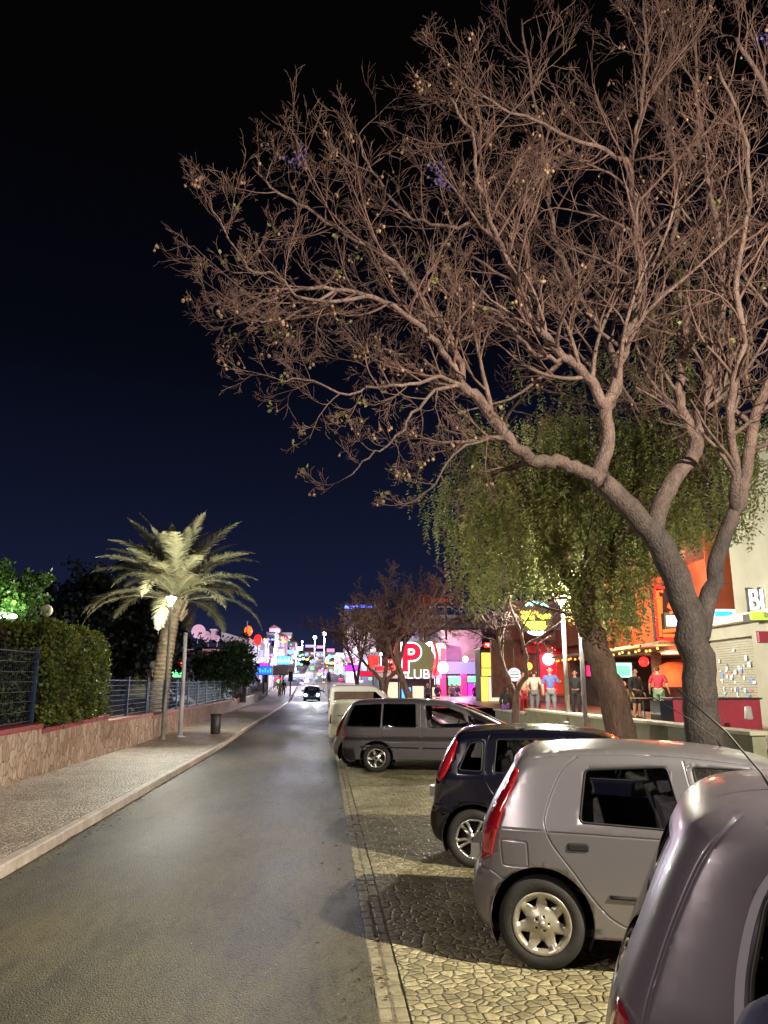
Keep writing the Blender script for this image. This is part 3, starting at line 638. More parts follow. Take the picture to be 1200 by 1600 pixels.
# ------------------------------------------------------------------ ground
def strip(name, x0, x1, ys, dz, m, xs=None, kind='structure', dx=None):
    vs = []; fs = []; xs = xs or [x0, x1]
    for y in ys:
        for x in xs: vs.append((x+(dx(y) if dx else 0), y, gz(y)+dz))
    k = len(xs)
    for i in range(len(ys)-1):
        for j in range(k-1): fs.append((i*k+j, i*k+j+1, (i+1)*k+j+1, (i+1)*k+j))
    mb = MB(); mb.add(vs, fs); o = mb.build(name, m, None, True); o['kind'] = kind; return o
YS = [-12+i*2 for i in range(60)]+[110+i*12 for i in range(40)]
XR, XK, XW = .36, -3.35, -6.1
strip('ground', -260, 260, YS, -.35, MT['earth'], [-260,-120,-60,-30,-12,0,12,30,60,120,260])
strip('road', XK, XR, [y for y in YS if y <= 300], 0, MT['asphalt'])
strip('parking_area', XR+.20, 7.6, [y for y in YS if y <= 84], .004, MT['parking_cobbles'])
strip('garden_ground', -60, XW-.3, YS, .1, MT['earth'])
strip('pavement', XW, XK-.15, [y for y in YS if y <= 100], .125, MT['pavement_cobbles'])
# square setts along the edge of the road
mb = MB(); y = 2.0; rq = random.Random(3)
while y < 60:
    L_ = rq.uniform(.17,.22); w = rq.uniform(.09,.10); z = gz(y)
    for x0 in (XR+.003, XR+.104):
        zz = z+rq.uniform(-.003,.006); j = rq.uniform(-.006,.006); mb.box(x0+j, x0+j+w-.008, y+.006, y+L_-.004, z-.05, zz-.006)
    y += L_
o = mb.build('sett_edging', MT['sett_stone'], bevel=.012); tag(o, kind='structure')
strip('sett_bed', XR-.002, XR+.22, [y for y in YS if y <= 84], -.009, MT['joint_sand'])
# kerb: one stone after another
mb = MB(); y = -6.0
while y < 100:
    z = gz(y); mb.box(XK-.15, XK+rq.uniform(-.004,.004), y+.006, y+.994, z-.1, z+.13+rq.uniform(-.003,.003)); y += 1.0
o = mb.build('kerb', MT['kerbstone'], bevel=.018); tag(o, kind='structure')
strip('terrace_floor', 7.75, 13.4, [y for y in YS if 8 <= y <= 62], .9, MT['terrace_tiles'])
strip('far_forecourt', XR+.3, 26, [y for y in YS if y >= 60 and y <= 84], .006, MT['kerbstone'])
# ------------------------------------------------------------------ left wall, coping, fence
rw = empty('garden_wall', (XW-.3, 14, 0), 0, 'stepped low garden wall of rough tan stone along the pavement', 'wall')
rw_loc = rw.location
SEG = [(6.0,17.8,1.04,1.20,'coping_red'), (17.8,23.1,1.085,1.215,'coping_red'), (23.1,28.8,1.055,1.10,'coping_red_lit'), (28.8,40,1.0,1.12,'coping_red_lit'), (40,54,1.13,1.26,'coping_red_lit'), (54,74,1.22,1.46,'coping_red_lit')]
mb = MB()
for i, (a, b, z0, z1, _) in enumerate(SEG):
    x0, x1 = -.3, .3; A, B = a-14, b-14
    vs = [(x0,A,-.2),(x1,A,-.2),(x1,B,-.2),(x0,B,-.2),(x0,A,z0-.1),(x1,A,z0-.1),(x1,B,z1-.1),(x0,B,z1-.1)]
    mb.add(vs, [(3,2,1,0),(4,5,6,7),(0,1,5,4),(1,2,6,5),(2,3,7,6),(3,0,4,7)])
o = mb.build('stone_face', MT['rough_cladding_stone'], rw)
for a, b, z0, z1, cm in SEG:
    A, B = a-14+.002, b-14-.002; mb = MB(); x0, x1 = -.34, .335; d = .10
    vs = [(x0,A,z0-d),(x1,A,z0-d),(x1,B,z1-d),(x0,B,z1-d),(x0,A,z0),(x1,A,z0),(x1,B,z1),(x0,B,z1)]
    mb.add(vs, [(3,2,1,0),(4,5,6,7),(0,1,5,4),(1,2,6,5),(2,3,7,6),(3,0,4,7)]); mb.build('coping', MT[cm], rw, bevel=.012)
def fence(y0, y1, n, z0, z1, h, label, posts=True):
    r = empty('mesh_fence', (XW-.22, y0, 0), 0, label, 'fence', 'dark blue mesh fences on the garden wall')
    for i in range(n+1):
        y = (y1-y0)*i/n; zb = z0+(z1-z0)*i/n; mb = MB(); mb.box(-.035,.035,y-.035,y+.035,zb-.02,zb+h+.05); mb.box(-.045,.045,y-.045,y+.045,zb+h+.05,zb+h+.07)
        mb.build('post', MT['blue_fence_paint'], r)
    mb = MB(); N_ = int((y1-y0)/.11)
    for i in range(N_):
        y = (i+.5)*(y1-y0)/N_; zb = z0+(z1-z0)*y/(y1-y0); mb.tube([(0,y,zb+.03),(0,y,zb+h)], .003, 4)
    for k in range(8):
        z = .06+(h-.1)*k/7; mb.tube([(.006,0,z0+z),(.006,y1-y0,z1+z)], .007 if k not in (0,7) else .012, 4)
    mb.build('wire_panel', MT['blue_fence_paint'], r)
fence(10.5, 17.75, 3, 1.10, 1.20, 1.55, 'tall dark blue mesh fence on the red coping, left of the clipped hedge')
fence(23.2, 28.7, 2, 1.06, 1.10, 1.15, 'mesh fence panel between the clipped hedge and the palm trunk')
fence(28.9, 53.9, 9, 1.02, 1.26, 1.15, 'long mesh fence on the garden wall beyond the palm')
# bracket with white stickers on the first tall post
# ------------------------------------------------------------------ foliage helpers
leafmat('hedge_leaves', (.06,.11,.018), (.17,.19,.03), sc=1.6)
leafmat('hedge_leaves_dark', (.02,.03,.012), (.06,.045,.02), sc=1.6)
leafmat('tree_leaves_green', (.03,.10,.02), (.09,.16,.03), sc=.8)
leafmat('tree_leaves_dark', (.006,.014,.010), (.012,.022,.014), sc=.8)
leafmat('round_tree_leaves', (.03,.07,.035), (.06,.11,.05), sc=.8)
leafmat('pepper_leaves', (.17,.22,.07), (.36,.37,.13), sc=.55, tr=.45)
leafmat('pepper_dry', (.20,.13,.075), (.30,.20,.12), sc=.8)
leafmat('palm_leaf', (.15,.16,.09), (.30,.28,.16), sc=.6)
leafmat('agave_leaf', (.06,.09,.06), (.12,.15,.08), sc=.8)
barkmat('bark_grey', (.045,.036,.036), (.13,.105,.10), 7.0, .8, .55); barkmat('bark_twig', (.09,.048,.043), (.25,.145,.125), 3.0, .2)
t, b = nodes(MT['bark_grey']); co = N(t, 'ShaderNodeTexCoord'); sp_ = N(t, 'ShaderNodeSeparateXYZ'); t.links.new(co.outputs['Object'], sp_.inputs[0])   # upper limbs painted paler with height, as if more brightly lit
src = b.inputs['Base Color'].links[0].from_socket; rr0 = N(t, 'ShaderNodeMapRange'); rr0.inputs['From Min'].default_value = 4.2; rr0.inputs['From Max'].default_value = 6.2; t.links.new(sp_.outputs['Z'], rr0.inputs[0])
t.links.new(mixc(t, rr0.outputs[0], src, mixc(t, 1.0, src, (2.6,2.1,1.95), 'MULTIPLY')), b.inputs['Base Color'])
barkmat('bark_pepper', (.09,.055,.045), (.24,.15,.12)); barkmat('bark_palm', (.10,.075,.045), (.30,.24,.16), 5.0, 1.0, 1.5)
mat('dry_berry', (.26,.16,.10), .6, var=.4, vscale=1.2)
mat('purple_flower', (.09,.065,.25), .7)
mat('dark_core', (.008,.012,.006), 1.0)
def leaf(mb, p, s, rr, m=0, droop=0):
    a = Vector((rr.gauss(0,1), rr.gauss(0,1), rr.gauss(0,1)-droop)).normalized(); b = a.orthogonal().normalized(); b = Matrix.Rotation(rr.random()*6.28, 3, a) @ b
    w = s*rr.uniform(.28,.45); mb.add([p, p+a*s*.5+b*w, p+a*s, p+a*s*.5-b*w], [(0,1,2,3)], m)
def hedge_box(name, x0, x1, y0, y1, z0, z1, n, m, label, rr, faces='all'):
    r = empty(name, ((x0+x1)/2, y0, z0), 0, label, 'hedge'); cx, cy, cz = (x0+x1)/2, y0, z0
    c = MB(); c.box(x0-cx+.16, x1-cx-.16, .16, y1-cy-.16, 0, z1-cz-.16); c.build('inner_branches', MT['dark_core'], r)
    mb = MB(); sx_, sy_, sz_ = x1-x0, y1-y0, z1-z0
    for _ in range(n):
        f = rr.random()*(sy_*sz_+sx_*sy_+2*sx_*sz_)
        if f < sy_*sz_: p = [x1, rr.uniform(y0,y1), rr.uniform(z0,z1)]
        elif f < sy_*sz_+sx_*sy_: p = [rr.uniform(x0,x1), rr.uniform(y0,y1), z1]
        else: p = [rr.uniform(x0,x1), rr.choice((y0,y1)), rr.uniform(z0,z1)]
        v = Vector(p); nn = noise.noise(v*1.3)*.16+noise.noise(v*4)*.07
        # rounded top edges
        c_ = Vector((cx, (y0+y1)/2, z1-.6)); 
        for k, (lo, hi) in enumerate(((x0,x1),(y0,y1))):
            if v.z > z1-.35:
                t = (v.z-(z1-.35))/.35; v[k] = min(max(v[k], lo+.3*t*t), hi-.3*t*t)
        if noise.noise(v*2.1+Vector((5,1,9))) < -.33: v.x -= .12; v.z -= .05
        if rr.random() < .012: v.z += rr.uniform(.05,.22); v.x += rr.uniform(-.05,.12)
        v.x += rr.uniform(-.16,.05)+nn*1.3; v.y += rr.uniform(-.1,.1)+nn*.5; v.z += rr.uniform(-.12,.05)+nn*.7
        leaf(mb, v-Vector((cx,cy,cz)), rr.uniform(.05,.11), rr)
    mb.build('leaves', m, r, False); return r
rh = random.Random(11)
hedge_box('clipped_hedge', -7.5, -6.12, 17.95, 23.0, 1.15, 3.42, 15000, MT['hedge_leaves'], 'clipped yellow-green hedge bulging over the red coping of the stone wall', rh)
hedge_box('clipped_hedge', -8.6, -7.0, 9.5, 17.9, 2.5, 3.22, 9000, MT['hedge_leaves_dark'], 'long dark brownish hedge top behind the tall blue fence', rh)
hb = MB(); hb.box(-.5,.5,0,8.6,0,1.9); 
# agave clump behind the fence
ag = empty('agave_plant', (-7.15, 15.4, 1.05), 0, 'spiky agave with long pale green leaves behind the tall blue fence', 'plant'); mb = MB()
for k in range(46):
    a = rh.uniform(0,6.28); el = rh.uniform(.25,1.35); L_ = rh.uniform(.9,1.9); d = Vector((cos(a)*cos(el)*.45, sin(a)*cos(el), sin(el))); sd = d.cross(Vector((0,0,1))).normalized(); P_ = []
    for i in range(7): t = i/6; P_.append(d*L_*t+Vector((0,0,-.35*t*t*L_*.6)))
    vs = []
    for i, p in enumerate(P_): w = .045*(1-(i/6)**2)+.003; vs += [p-sd*w+Vector((0,0,.02)), p-Vector((0,0,.008)), p+sd*w+Vector((0,0,.02))]
    mb.add(vs, [(3*i+q, 3*i+q+1, 3*i+q+4, 3*i+q+3) for i in range(6) for q in (0,1)])
mb.build('leaf_rosette', MT['agave_leaf'], ag, True)
mb = MB(); mb.lathe([(.001,0),(.16,.02),(.12,.25),(.001,.3)], n=10); mb.build('stem', MT['bark_palm'], ag, True)
# ------------------------------------------------------------------ trees
def proj(p):
    d = p-Vector((0,0,CAMZ)); f = d.dot(_F); return 600+1200*d.dot(_R)/f, 800-1200*d.dot(_U)/f
class Tree:
    def __init__(s, seed): s.r = random.Random(seed); s.limb = MB(); s.twig = MB(); s.tips = []; s.nodes = []
    def limb_path(s, pts, r0, r1, n=10, wob=.03):
        P_ = crs(pts, 4); k = len(P_)
        P_ = [p+Vector((s.r.gauss(0,wob), s.r.gauss(0,wob), s.r.gauss(0,wob)))*(1 if 0 < i < k-1 else 0) for i, p in enumerate(P_)]
        rad = [r0+(r1-r0)*(i/(k-1))**.8 for i in range(k)]; s.limb.tube(P_, rad, n); return P_, rad
    def grow(s, p, d, L_, r, lv, par):
        if par.get('gap'):   # an opening in the crown
            gx, gy = proj(p+d.normalized()*L_*.5); g0 = par['gap']
            if g0[0] < gx < g0[2] and g0[1] < gy < g0[3]: return
        rr = s.r; n = par['seg'][lv]; step = L_/n; pts = [p.copy()]; rad = [r]; d = d.normalized(); cur = p.copy(); bend = Vector((rr.gauss(0,1), rr.gauss(0,1), rr.gauss(0,1)))*par['bend']
        for i in range(n):
            d = (d+Vector((rr.gauss(0,1), rr.gauss(0,1), rr.gauss(0,1)))*par['wander']+Vector((0,0,1))*par['up'][lv]+bend*.3).normalized()
            cur = cur+d*step; pts.append(cur.copy()); rad.append(r*(1-.72*(i+1)/n))
        if lv == 0 and r > .03: s.limb.tube(pts, rad, 6, cap=False)
        else: s.twig.tube(pts, [max(q, par['rmin']) for q in rad], par['sides'][lv], cap=False)
        s.tips.append((pts[-1], d))
        if lv+1 < len(par['seg']):
            for k in range(par['kids'][lv]):
                t = par['t0']+(1-par['t0'])*((k+rr.random())/par['kids'][lv]); i = min(n-1, int(t*n)); q = pts[i].lerp(pts[i+1], t*n-i)
                dd = (pts[i+1]-pts[i]).normalized(); side = Matrix.Rotation(rr.random()*6.28, 3, dd) @ dd.orthogonal().normalized(); ang = radians(rr.uniform(*par['ang']))
                s.grow(q, dd*cos(ang)+side*sin(ang), L_*par['ratio'][lv]*rr.uniform(.6,1.2)*(1.15-.5*t), max(rad[i]*.55, par['rmin']), lv+1, par)
G_CARS = 'cars parked in a row on the cobbles'
punto = make_car(PUNTO, 'hatchback_car', 'dusty silver hatchback with black door handle, between the navy car and the mauve grey one', G_CARS)
place(punto, 850, 1518, .3, PUNTO, -17)
fiesta = make_car(FIESTA, 'hatchback_car', 'dark navy hatchback with bright double-spoke alloy wheels and tall red tail lamps', G_CARS)
place(fiesta, 742, 1358, .3, FIESTA, -15)
van = make_car(MINIVAN, 'minivan', 'grey minivan with a long sloping windscreen, dark stripe and blacked-out rear windows', G_CARS, 'minivan')
place(van, 588, 1207, .3, MINIVAN, -12); van.scale = (1, 1, .965)
near = make_car(NEAR, 'hatchback_car', 'mauve grey hatchback cut off at the corner of the picture, closest of all the cars', G_CARS)
near.location = (1.20, 3.30, 0); near.rotation_euler = (0, 0, radians(-27)); near.scale = (1, 1, .975)
# --- the big bare tree
T = Tree(5)
PAR = dict(seg=[7,6,5,3], kids=[5,4,3], bend=.25, wander=.10, up=[.09,.08,.07,.05], sides=[6,5,4,3], t0=.2, ang=(20,52), ratio=[.6,.62,.72], rmin=.0028)
def px(seq): return [at(a, b, Y) for a, b, Y in seq]
tb = Vector((5.75, 11.5, -.05))
TR = {}
def limb(key, seq, r0, r1, n=10, start=None, kids=0, L_=2.2, wob=.02, tmin=.1, par=None):
    pts = px(seq)
    if start is not None: pts = [start]+pts
    P_, rad = T.limb_path(pts, r0, r1, n, wob); TR[key] = (P_, rad)
    k = len(P_); T.tips.append((P_[-1], (P_[-1]-P_[-2]).normalized()))
    for q in range(kids):
        t = tmin+(1-tmin)*((q+T.r.random())/kids); i = min(k-2, int(t*(k-1))); dd = (P_[i+1]-P_[i]).normalized()
        side = Matrix.Rotation(T.r.random()*6.28, 3, dd) @ dd.orthogonal().normalized(); a = radians(T.r.uniform(25,70))
        T.grow(P_[i].lerp(P_[i+1], T.r.random()), dd*cos(a)+side*sin(a), L_*T.r.uniform(.65,1.2)*(1.15-.45*t), min(rad[i]*.5, .045), 0, par or PAR)
    return P_
limb('trunk', [(1100,1140,11.5),(1094,1080,11.5),(1084,1010,11.5),(1078,965,11.5),(1056,905,11.45),(1022,838,11.4)], .28, .20, 16, tb)
J = TR['trunk'][0][-1]; T.limb.ball(J, .192, 14); T.limb.ball(TR['trunk'][0][12], .20, 14)
limb('left', [(985,795,11.3),(940,752,11.2),(930,745,11.2)], .19, .145, 14, J, wob=.01); JL = TR['left'][0][-1]; T.limb.ball(JL, .138, 14)
limb('a0', [(905,733,11.0),(870,720,10.9),(830,720,10.7)], .12, .095, 12, JL, kids=1, L_=1.2); J2 = TR['a0'][0][-1]; T.limb.ball(J2, .09, 12)
limb('a1', [(800,697,10.6),(775,655,10.5),(745,622,10.4),(722,603,10.3)], .10, .075, 10, J2, kids=3, L_=1.5); J3 = TR['a1'][0][-1]; T.limb.ball(J3, .072, 12)
limb('a2', [(700,562,10.2),(660,512,10.0),(600,470,9.8),(540,455,9.7),(470,452,9.6),(420,470,9.5),(372,492,9.5)], .06, .012, 8, J3, kids=17, L_=1.35)
limb('a3', [(716,560,10.4),(700,520,10.5),(650,455,10.5),(605,400,10.4),(540,365,10.3),(480,325,10.2),(430,300,10.1),(395,262,10.1)], .06, .012, 8, J3, kids=18, L_=1.5)
limb('a4', [(690,592,10.1),(640,600,9.9),(590,605,9.7),(530,612,9.6),(480,590,9.5),(432,598,9.4)], .035, .008, 6, J3, kids=13, L_=.95)
limb('a5', [(680,610,10.0),(645,650,9.9),(612,690,9.8),(575,715,9.7),(538,748,9.7)], .032, .008, 6, J3, kids=9, L_=.75)
limb('a6', [(790,690,10.5),(740,690,10.3),(700,722,10.2),(672,765,10.1),(625,795,10.0)], .032, .008, 6, J2, kids=9, L_=.7)
limb('a7', [(700,590,10.6),(660,560,10.9),(610,548,11.1),(560,560,11.2),(520,545,11.3)], .035, .008, 6, J3, kids=9, L_=1.0)
limb('a8', [(480,470,9.4),(430,430,9.3),(390,420,9.2),(352,360,9.2),(318,296,9.2)], .028, .006, 6, TR['a2'][0][14], kids=11, L_=.9)
limb('a9', [(440,500,9.5),(400,500,9.4),(350,478,9.4),(322,468,9.4)], .022, .006, 6, TR['a2'][0][17], kids=8, L_=.7)
limb('b0', [(950,695,11.2),(946,640,11.1)], .125, .10, 12, JL, wob=.01); JB = TR['b0'][0][-1]; T.limb.ball(JB, .096, 12)
limb('b1', [(930,603,11.0),(902,572,10.9),(872,550,10.8),(842,505,10.7),(805,440,10.6),(782,385,10.5),(765,335,10.5),(745,270,10.4),(735,205,10.4),(700,150,10.4)], .095, .02, 9, JB, kids=24, L_=1.9)
limb('b2', [(962,590,11.2),(985,510,11.3),(997,420,11.4),(992,330,11.5),(985,260,11.5),(1000,180,11.5),(1010,90,11.5),(1005,0,11.5)], .10, .02, 9, JB, kids=24, L_=2.1)
limb('b3', [(968,600,11.6),(940,520,12.2),(890,430,12.8),(862,340,13.2),(850,240,13.4),(830,140,13.5),(815,30,13.5)], .08, .02, 8, JB, kids=20, L_=2.1)
limb('b4', [(890,560,10.9),(860,560,10.8),(820,540,10.9),(780,490,11.0),(720,470,11.1),(660,440,11.2),(600,420,11.3)], .05, .012, 7, TR['b1'][0][8], kids=14, L_=1.4)
limb('b5', [(975,250,11.5),(930,230,11.3),(880,210,11.1),(820,180,11.0),(750,150,10.9),(700,110,10.8)], .05, .012, 7, TR['b2'][0][20], kids=13, L_=1.5)
limb('b6', [(780,380,10.6),(745,352,10.8),(690,352,11.0),(630,330,11.2),(580,270,11.3),(560,210,11.3)], .045, .012, 7, TR['b1'][0][20], kids=13, L_=1.4)
limb('c0', [(1030,795,11.5),(1055,745,11.6),(1084,712,11.7),(1088,690,11.7)], .15, .118, 13, J, wob=.01); JC = TR['c0'][0][-1]; T.limb.ball(JC, .112, 12)
limb('c1', [(1100,630,11.8),(1120,545,11.9),(1128,450,12.0),(1120,350,12.0),(1100,250,12.0),(1085,150,12.0),(1090,40,12.0)], .112, .02, 9, JC, kids=22, L_=2.0)
limb('c2', [(1070,650,11.8),(1060,590,12.1),(1070,500,12.5),(1050,400,12.8),(1060,290,13.0),(1040,180,13.2),(1050,60,13.2)], .10, .02, 8, JC, kids=20, L_=2.0)
J4 = TR['trunk'][0][12]
limb('d0', [(1112,925,11.7),(1122,862,11.8),(1150,800,11.8),(1166,735,11.8),(1182,650,11.8),(1206,590,11.8),(1228,500,11.8),(1240,380,11.8),(1230,250,11.7),(1190,130,11.5),(1150,60,11.4)], .155, .032, 13, J4, kids=20, L_=2.1, tmin=.4)
limb('d1', [(1150,740,11.4),(1140,640,11.0),(1160,540,10.7),(1150,430,10.5),(1170,320,10.4),(1160,200,10.3),(1120,100,10.2)], .09, .02, 8, TR['d0'][0][12], kids=20, L_=1.9)
r = empty('bare_tree', tb, 0, 'large bare forked tree with pale twigs and hanging dry berries, rising behind the silver hatchback', 'tree')
def local(mb, o): mb.v = [(v[0]-o.x, v[1]-o.y, v[2]-o.z) for v in mb.v]; return mb
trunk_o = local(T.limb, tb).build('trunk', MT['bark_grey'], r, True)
local(T.twig, tb).build('twigs', MT['bark_twig'], r, True)
bb = MB(); rr = T.r; tips = [t for t in T.tips]; rr.shuffle(tips)
for p, d in tips[:300]:
    p = p-tb
    for k in range(rr.choice((1,1,2,3))):
        q = p+Vector((rr.gauss(0,.04), rr.gauss(0,.04), -rr.uniform(.03,.12))); bb.tube([p, q], .0025, 3, cap=False); bb.ball(q-Vector((0,0,.02)), rr.uniform(.016,.030), 6)
o = bb.build('berries', MT['dry_berry'], r, True); o['kind'] = 'stuff'
fb = MB()
for a, b in ((465,252),(680,262),(690,285),(470,240),(1195,60)):
    c = at(a, b, 10.2)-tb
    for k in range(26): leaf(fb, c+Vector((rr.gauss(0,.07), rr.gauss(0,.07), rr.gauss(0,.06))), .06, rr)
o = fb.build('blossom', MT['purple_flower'], r); o['kind'] = 'stuff'
fb = MB()
for p, d in tips[420:620]:
    if p.z < 9:
        for k in range(4): leaf(fb, p-tb+Vector((rr.gauss(0,.03), rr.gauss(0,.03), rr.gauss(0,.03))), .07, rr)
o = fb.build('leaf_remnants', MT['pepper_leaves'], r); o['kind'] = 'stuff'
# --- weeping pepper tree behind
def at_z(p, base): return p-base
T2 = Tree(9); pb = at(975, 1131, 18.0); pb.z = .1
def l2(seq, r0, r1, n=10, start=None):
    pts = px(seq)
    if start is not None: pts = [start]+pts
    return T2.limb_path(pts, r0, r1, n, .03)[0]
a = l2([(958,1085,18),(938,1030,18),(922,985,18),(912,958,18)], .36, .27, 14, pb)
b = l2([(915,920,18),(935,880,17.9),(962,840,17.8),(985,780,17.8),(1000,720,17.8),(1010,640,17.8),(1020,540,18),(1030,450,18)], .28, .08, 12, a[-1])
c = l2([(890,900,18),(860,840,18),(820,780,18),(790,720,18.2),(770,680,18.3)], .2, .06, 10, a[-1])
d = l2([(930,860,18.6),(960,780,19.2),(950,700,19.6),(940,620,19.8),(920,560,20)], .2, .05, 10, a[-1])
e_ = l2([(1010,800,17.2),(1060,740,16.8),(1100,680,16.6),(1140,600,16.5),(1170,540,16.5)], .16, .05, 9, b[12])
r2 = empty('pepper_tree', pb, 0, 'weeping pepper tree with a leaning trunk and drooping green foliage behind the bare tree', 'tree')
T2P = dict(seg=[6,5], kids=[5], bend=.2, wander=.16, up=[.03,-.02], sides=[5,4], t0=.2, ang=(30,75), ratio=[.6], rmin=.006)
rr = T2.r; anchors = []
for P_, kk in ((a[-4:],4),(b,30),(c,26),(d,24),(e_,20)):
    for q in range(kk):
        i = rr.randrange(1, len(P_)-1); dd = (P_[i+1]-P_[i]).normalized(); side = Matrix.Rotation(rr.random()*6.28, 3, dd) @ dd.orthogonal().normalized()
        T2.grow(P_[i], dd*.4+side, rr.uniform(1.2,2.6), .045, 0, T2P)
anch = [t[0] for t in T2.tips]
fol = MB(); dry = MB()
def proj(p):
    d = p-Vector((0,0,CAMZ)); f = d.dot(_F); return 600+1200*d.dot(_R)/f, 800-1200*d.dot(_U)/f
HANG = [(600,930),(700,965),(790,962),(800,930),(878,928),(890,965),(935,985),(942,1000),(1000,1000),(1015,905),(1070,860),(1200,840)]
def hang(x):
    for (a, y0), (b, y1) in zip(HANG, HANG[1:]):
        if a <= x <= b: return y0+(y1-y0)*(x-a)/(b-a)
    return 900
def strand(p, L_, rr, mb):   # the crown's lower edge is trimmed to a ragged hanging line
    n = int(L_/.085); q = p.copy(); sx0, sy0 = proj(p+pb); room = (hang(sx0)+rr.gauss(0,9)-sy0)*18/1200
    if room < .15 or (sy0 < 640 and rr.random() < .85): return
    n = min(n, int(room/.08)); d = Vector((rr.gauss(0,.55), rr.gauss(0,.55), rr.uniform(-.3,.3)))
    for i in range(n):
        d = (d*.80+Vector((rr.gauss(0,.08), rr.gauss(0,.08), -.42))); d.normalize(); q = q+d*.085
        for s in (-1, 1):
            sd = d.cross(Vector((rr.gauss(0,1), rr.gauss(0,1), .3))).normalized()*s; lf = (sd+d*.7).normalized()*rr.uniform(.08,.15); w = d.cross(lf).normalized()*.020+d*.014
            mb.add([q, q+lf*.5+w, q+lf, q+lf*.5-w], [(0,1,2,3)])
cand = []
for p in anch:
    for k in range(3): cand.append(p+Vector((rr.gauss(0,.4), rr.gauss(0,.4), rr.gauss(0,.3))))
# leafy volume
for p in cand:
    s = at(0,0,1)
    for k in range(2): strand(p-pb, rr.uniform(.5,1.5), rr, fol)
for (cx, cy, Y, rx, rz, n) in ((790,730,18.0,95,70,150),(740,790,17.8,55,55,90),(850,800,17.5,90,60,150),(760,860,17.8,65,50,100),(985,840,17.8,70,50,110),(920,740,17.6,90,60,110),(1130,680,17,70,80,80),(860,890,18.3,70,50,120),(1070,800,17,60,60,70),(1040,930,18,45,40,40), (1060,560,18,90,60,16)):
    for k in range(int(n*.8)):
        while True:
            u, v, w = rr.uniform(-1,1), rr.uniform(-1,1), rr.uniform(-1,1)
            if u*u+v*v+w*w < 1: break
        dryp = .15 if cy > 700 else .7
        strand(at(cx+u*rx, cy+v*rz, Y+w*1.6)-pb, rr.uniform(.6,1.6), rr, dry if rr.random() < dryp else fol)
local(T2.limb, pb).build('trunk', MT['bark_pepper'], r2, True); local(T2.twig, pb).build('twigs', MT['bark_pepper'], r2, True)
o = fol.build('foliage', MT['pepper_leaves'], r2); o['kind'] = 'stuff'
o = dry.build('dry_foliage', MT['pepper_dry'], r2); o['kind'] = 'stuff'
# --- round bare trees further down the parking row and a thin one by the terrace
def bare(base, trunks, label, seed, par, kids, L_, r0=.16, crown=None):
    t = Tree(seed); ends = []
    for seq in trunks:
        P_, rad = t.limb_path([base]+px(seq), r0, r0*.35, 8, .02); ends.append(P_)
    for P_ in ends:
        for k in range(kids):
            i = t.r.randrange(len(P_)//2, len(P_)-1); dd = (P_[i+1]-P_[i]).normalized(); side = Matrix.Rotation(t.r.random()*6.28, 3, dd) @ dd.orthogonal().normalized(); a = radians(t.r.uniform(20,80))
            t.grow(P_[i], dd*cos(a)+side*sin(a), L_*t.r.uniform(.7,1.2), .04, 0, par)
    o = empty('bare_tree', base, 0, label, 'tree'); local(t.limb, base).build('trunk', MT['bark_pepper'], o, True); local(t.twig, base).build('twigs', MT['bark_twig'], o, True); return t, o
PR = dict(gap=(618,1000,668,1064), seg=[6,5,4,3], kids=[8,6,5], bend=.2, wander=.16, up=[.06,.04,.02,0], sides=[5,4,3,3], t0=.15, ang=(25,70), ratio=[.6,.55,.5], rmin=.009)
g1 = at(604,1096,38); g1.z = gz(38)
bare(g1, [[(600,1072,38),(588,1055,38),(565,1030,38),(555,990,38)], [(600,1070,38),(602,1045,38),(606,1000,38.2),(600,950,38.4)], [(604,1068,38),(622,1045,37.6),(630,1010,37.4),(640,960,37.2)]], 'round-crowned bare tree with a forked trunk beside the club sign', 21, PR, 8, 2.3, .14)
g2 = at(655,1100,34); g2.z = gz(34)
bare(g2, [[(640,1080,34),(624,1057,34),(618,1030,34),(620,985,34)], [(621,1045,34.2),(606,1000,34.4),(590,950,34.6)], [(620,1010,34),(650,975,33.8),(685,940,33.6)]], 'bare tree with a thin curved trunk passing in front of the club sign', 22, PR, 7, 1.7, .10)
g4 = at(560,1092,56); g4.z = gz(56)
bare(g4, [[(556,1060,56),(545,1020,56),(530,975,56)], [(560,1050,56),(572,1000,56),(580,950,56)]], 'farthest bare tree, reddish and rounded, over the light cars', 24, PR, 6, 2.3, .14)
g3 = at(803,1131,23); g3.z = gz(23)
PS = dict(PR); PS['kids'] = [5,4,3]
bare(g3, [[(803,1085,23),(795,1060,23),(782,1025,23),(775,985,23),(760,960,23)], [(808,1080,23),(822,1050,23),(818,1000,23),(800,955,23),(785,900,23)]], 'slender forked tree standing before the terrace wall, left of the two poles', 23, PS, 6, 1.3, .10)
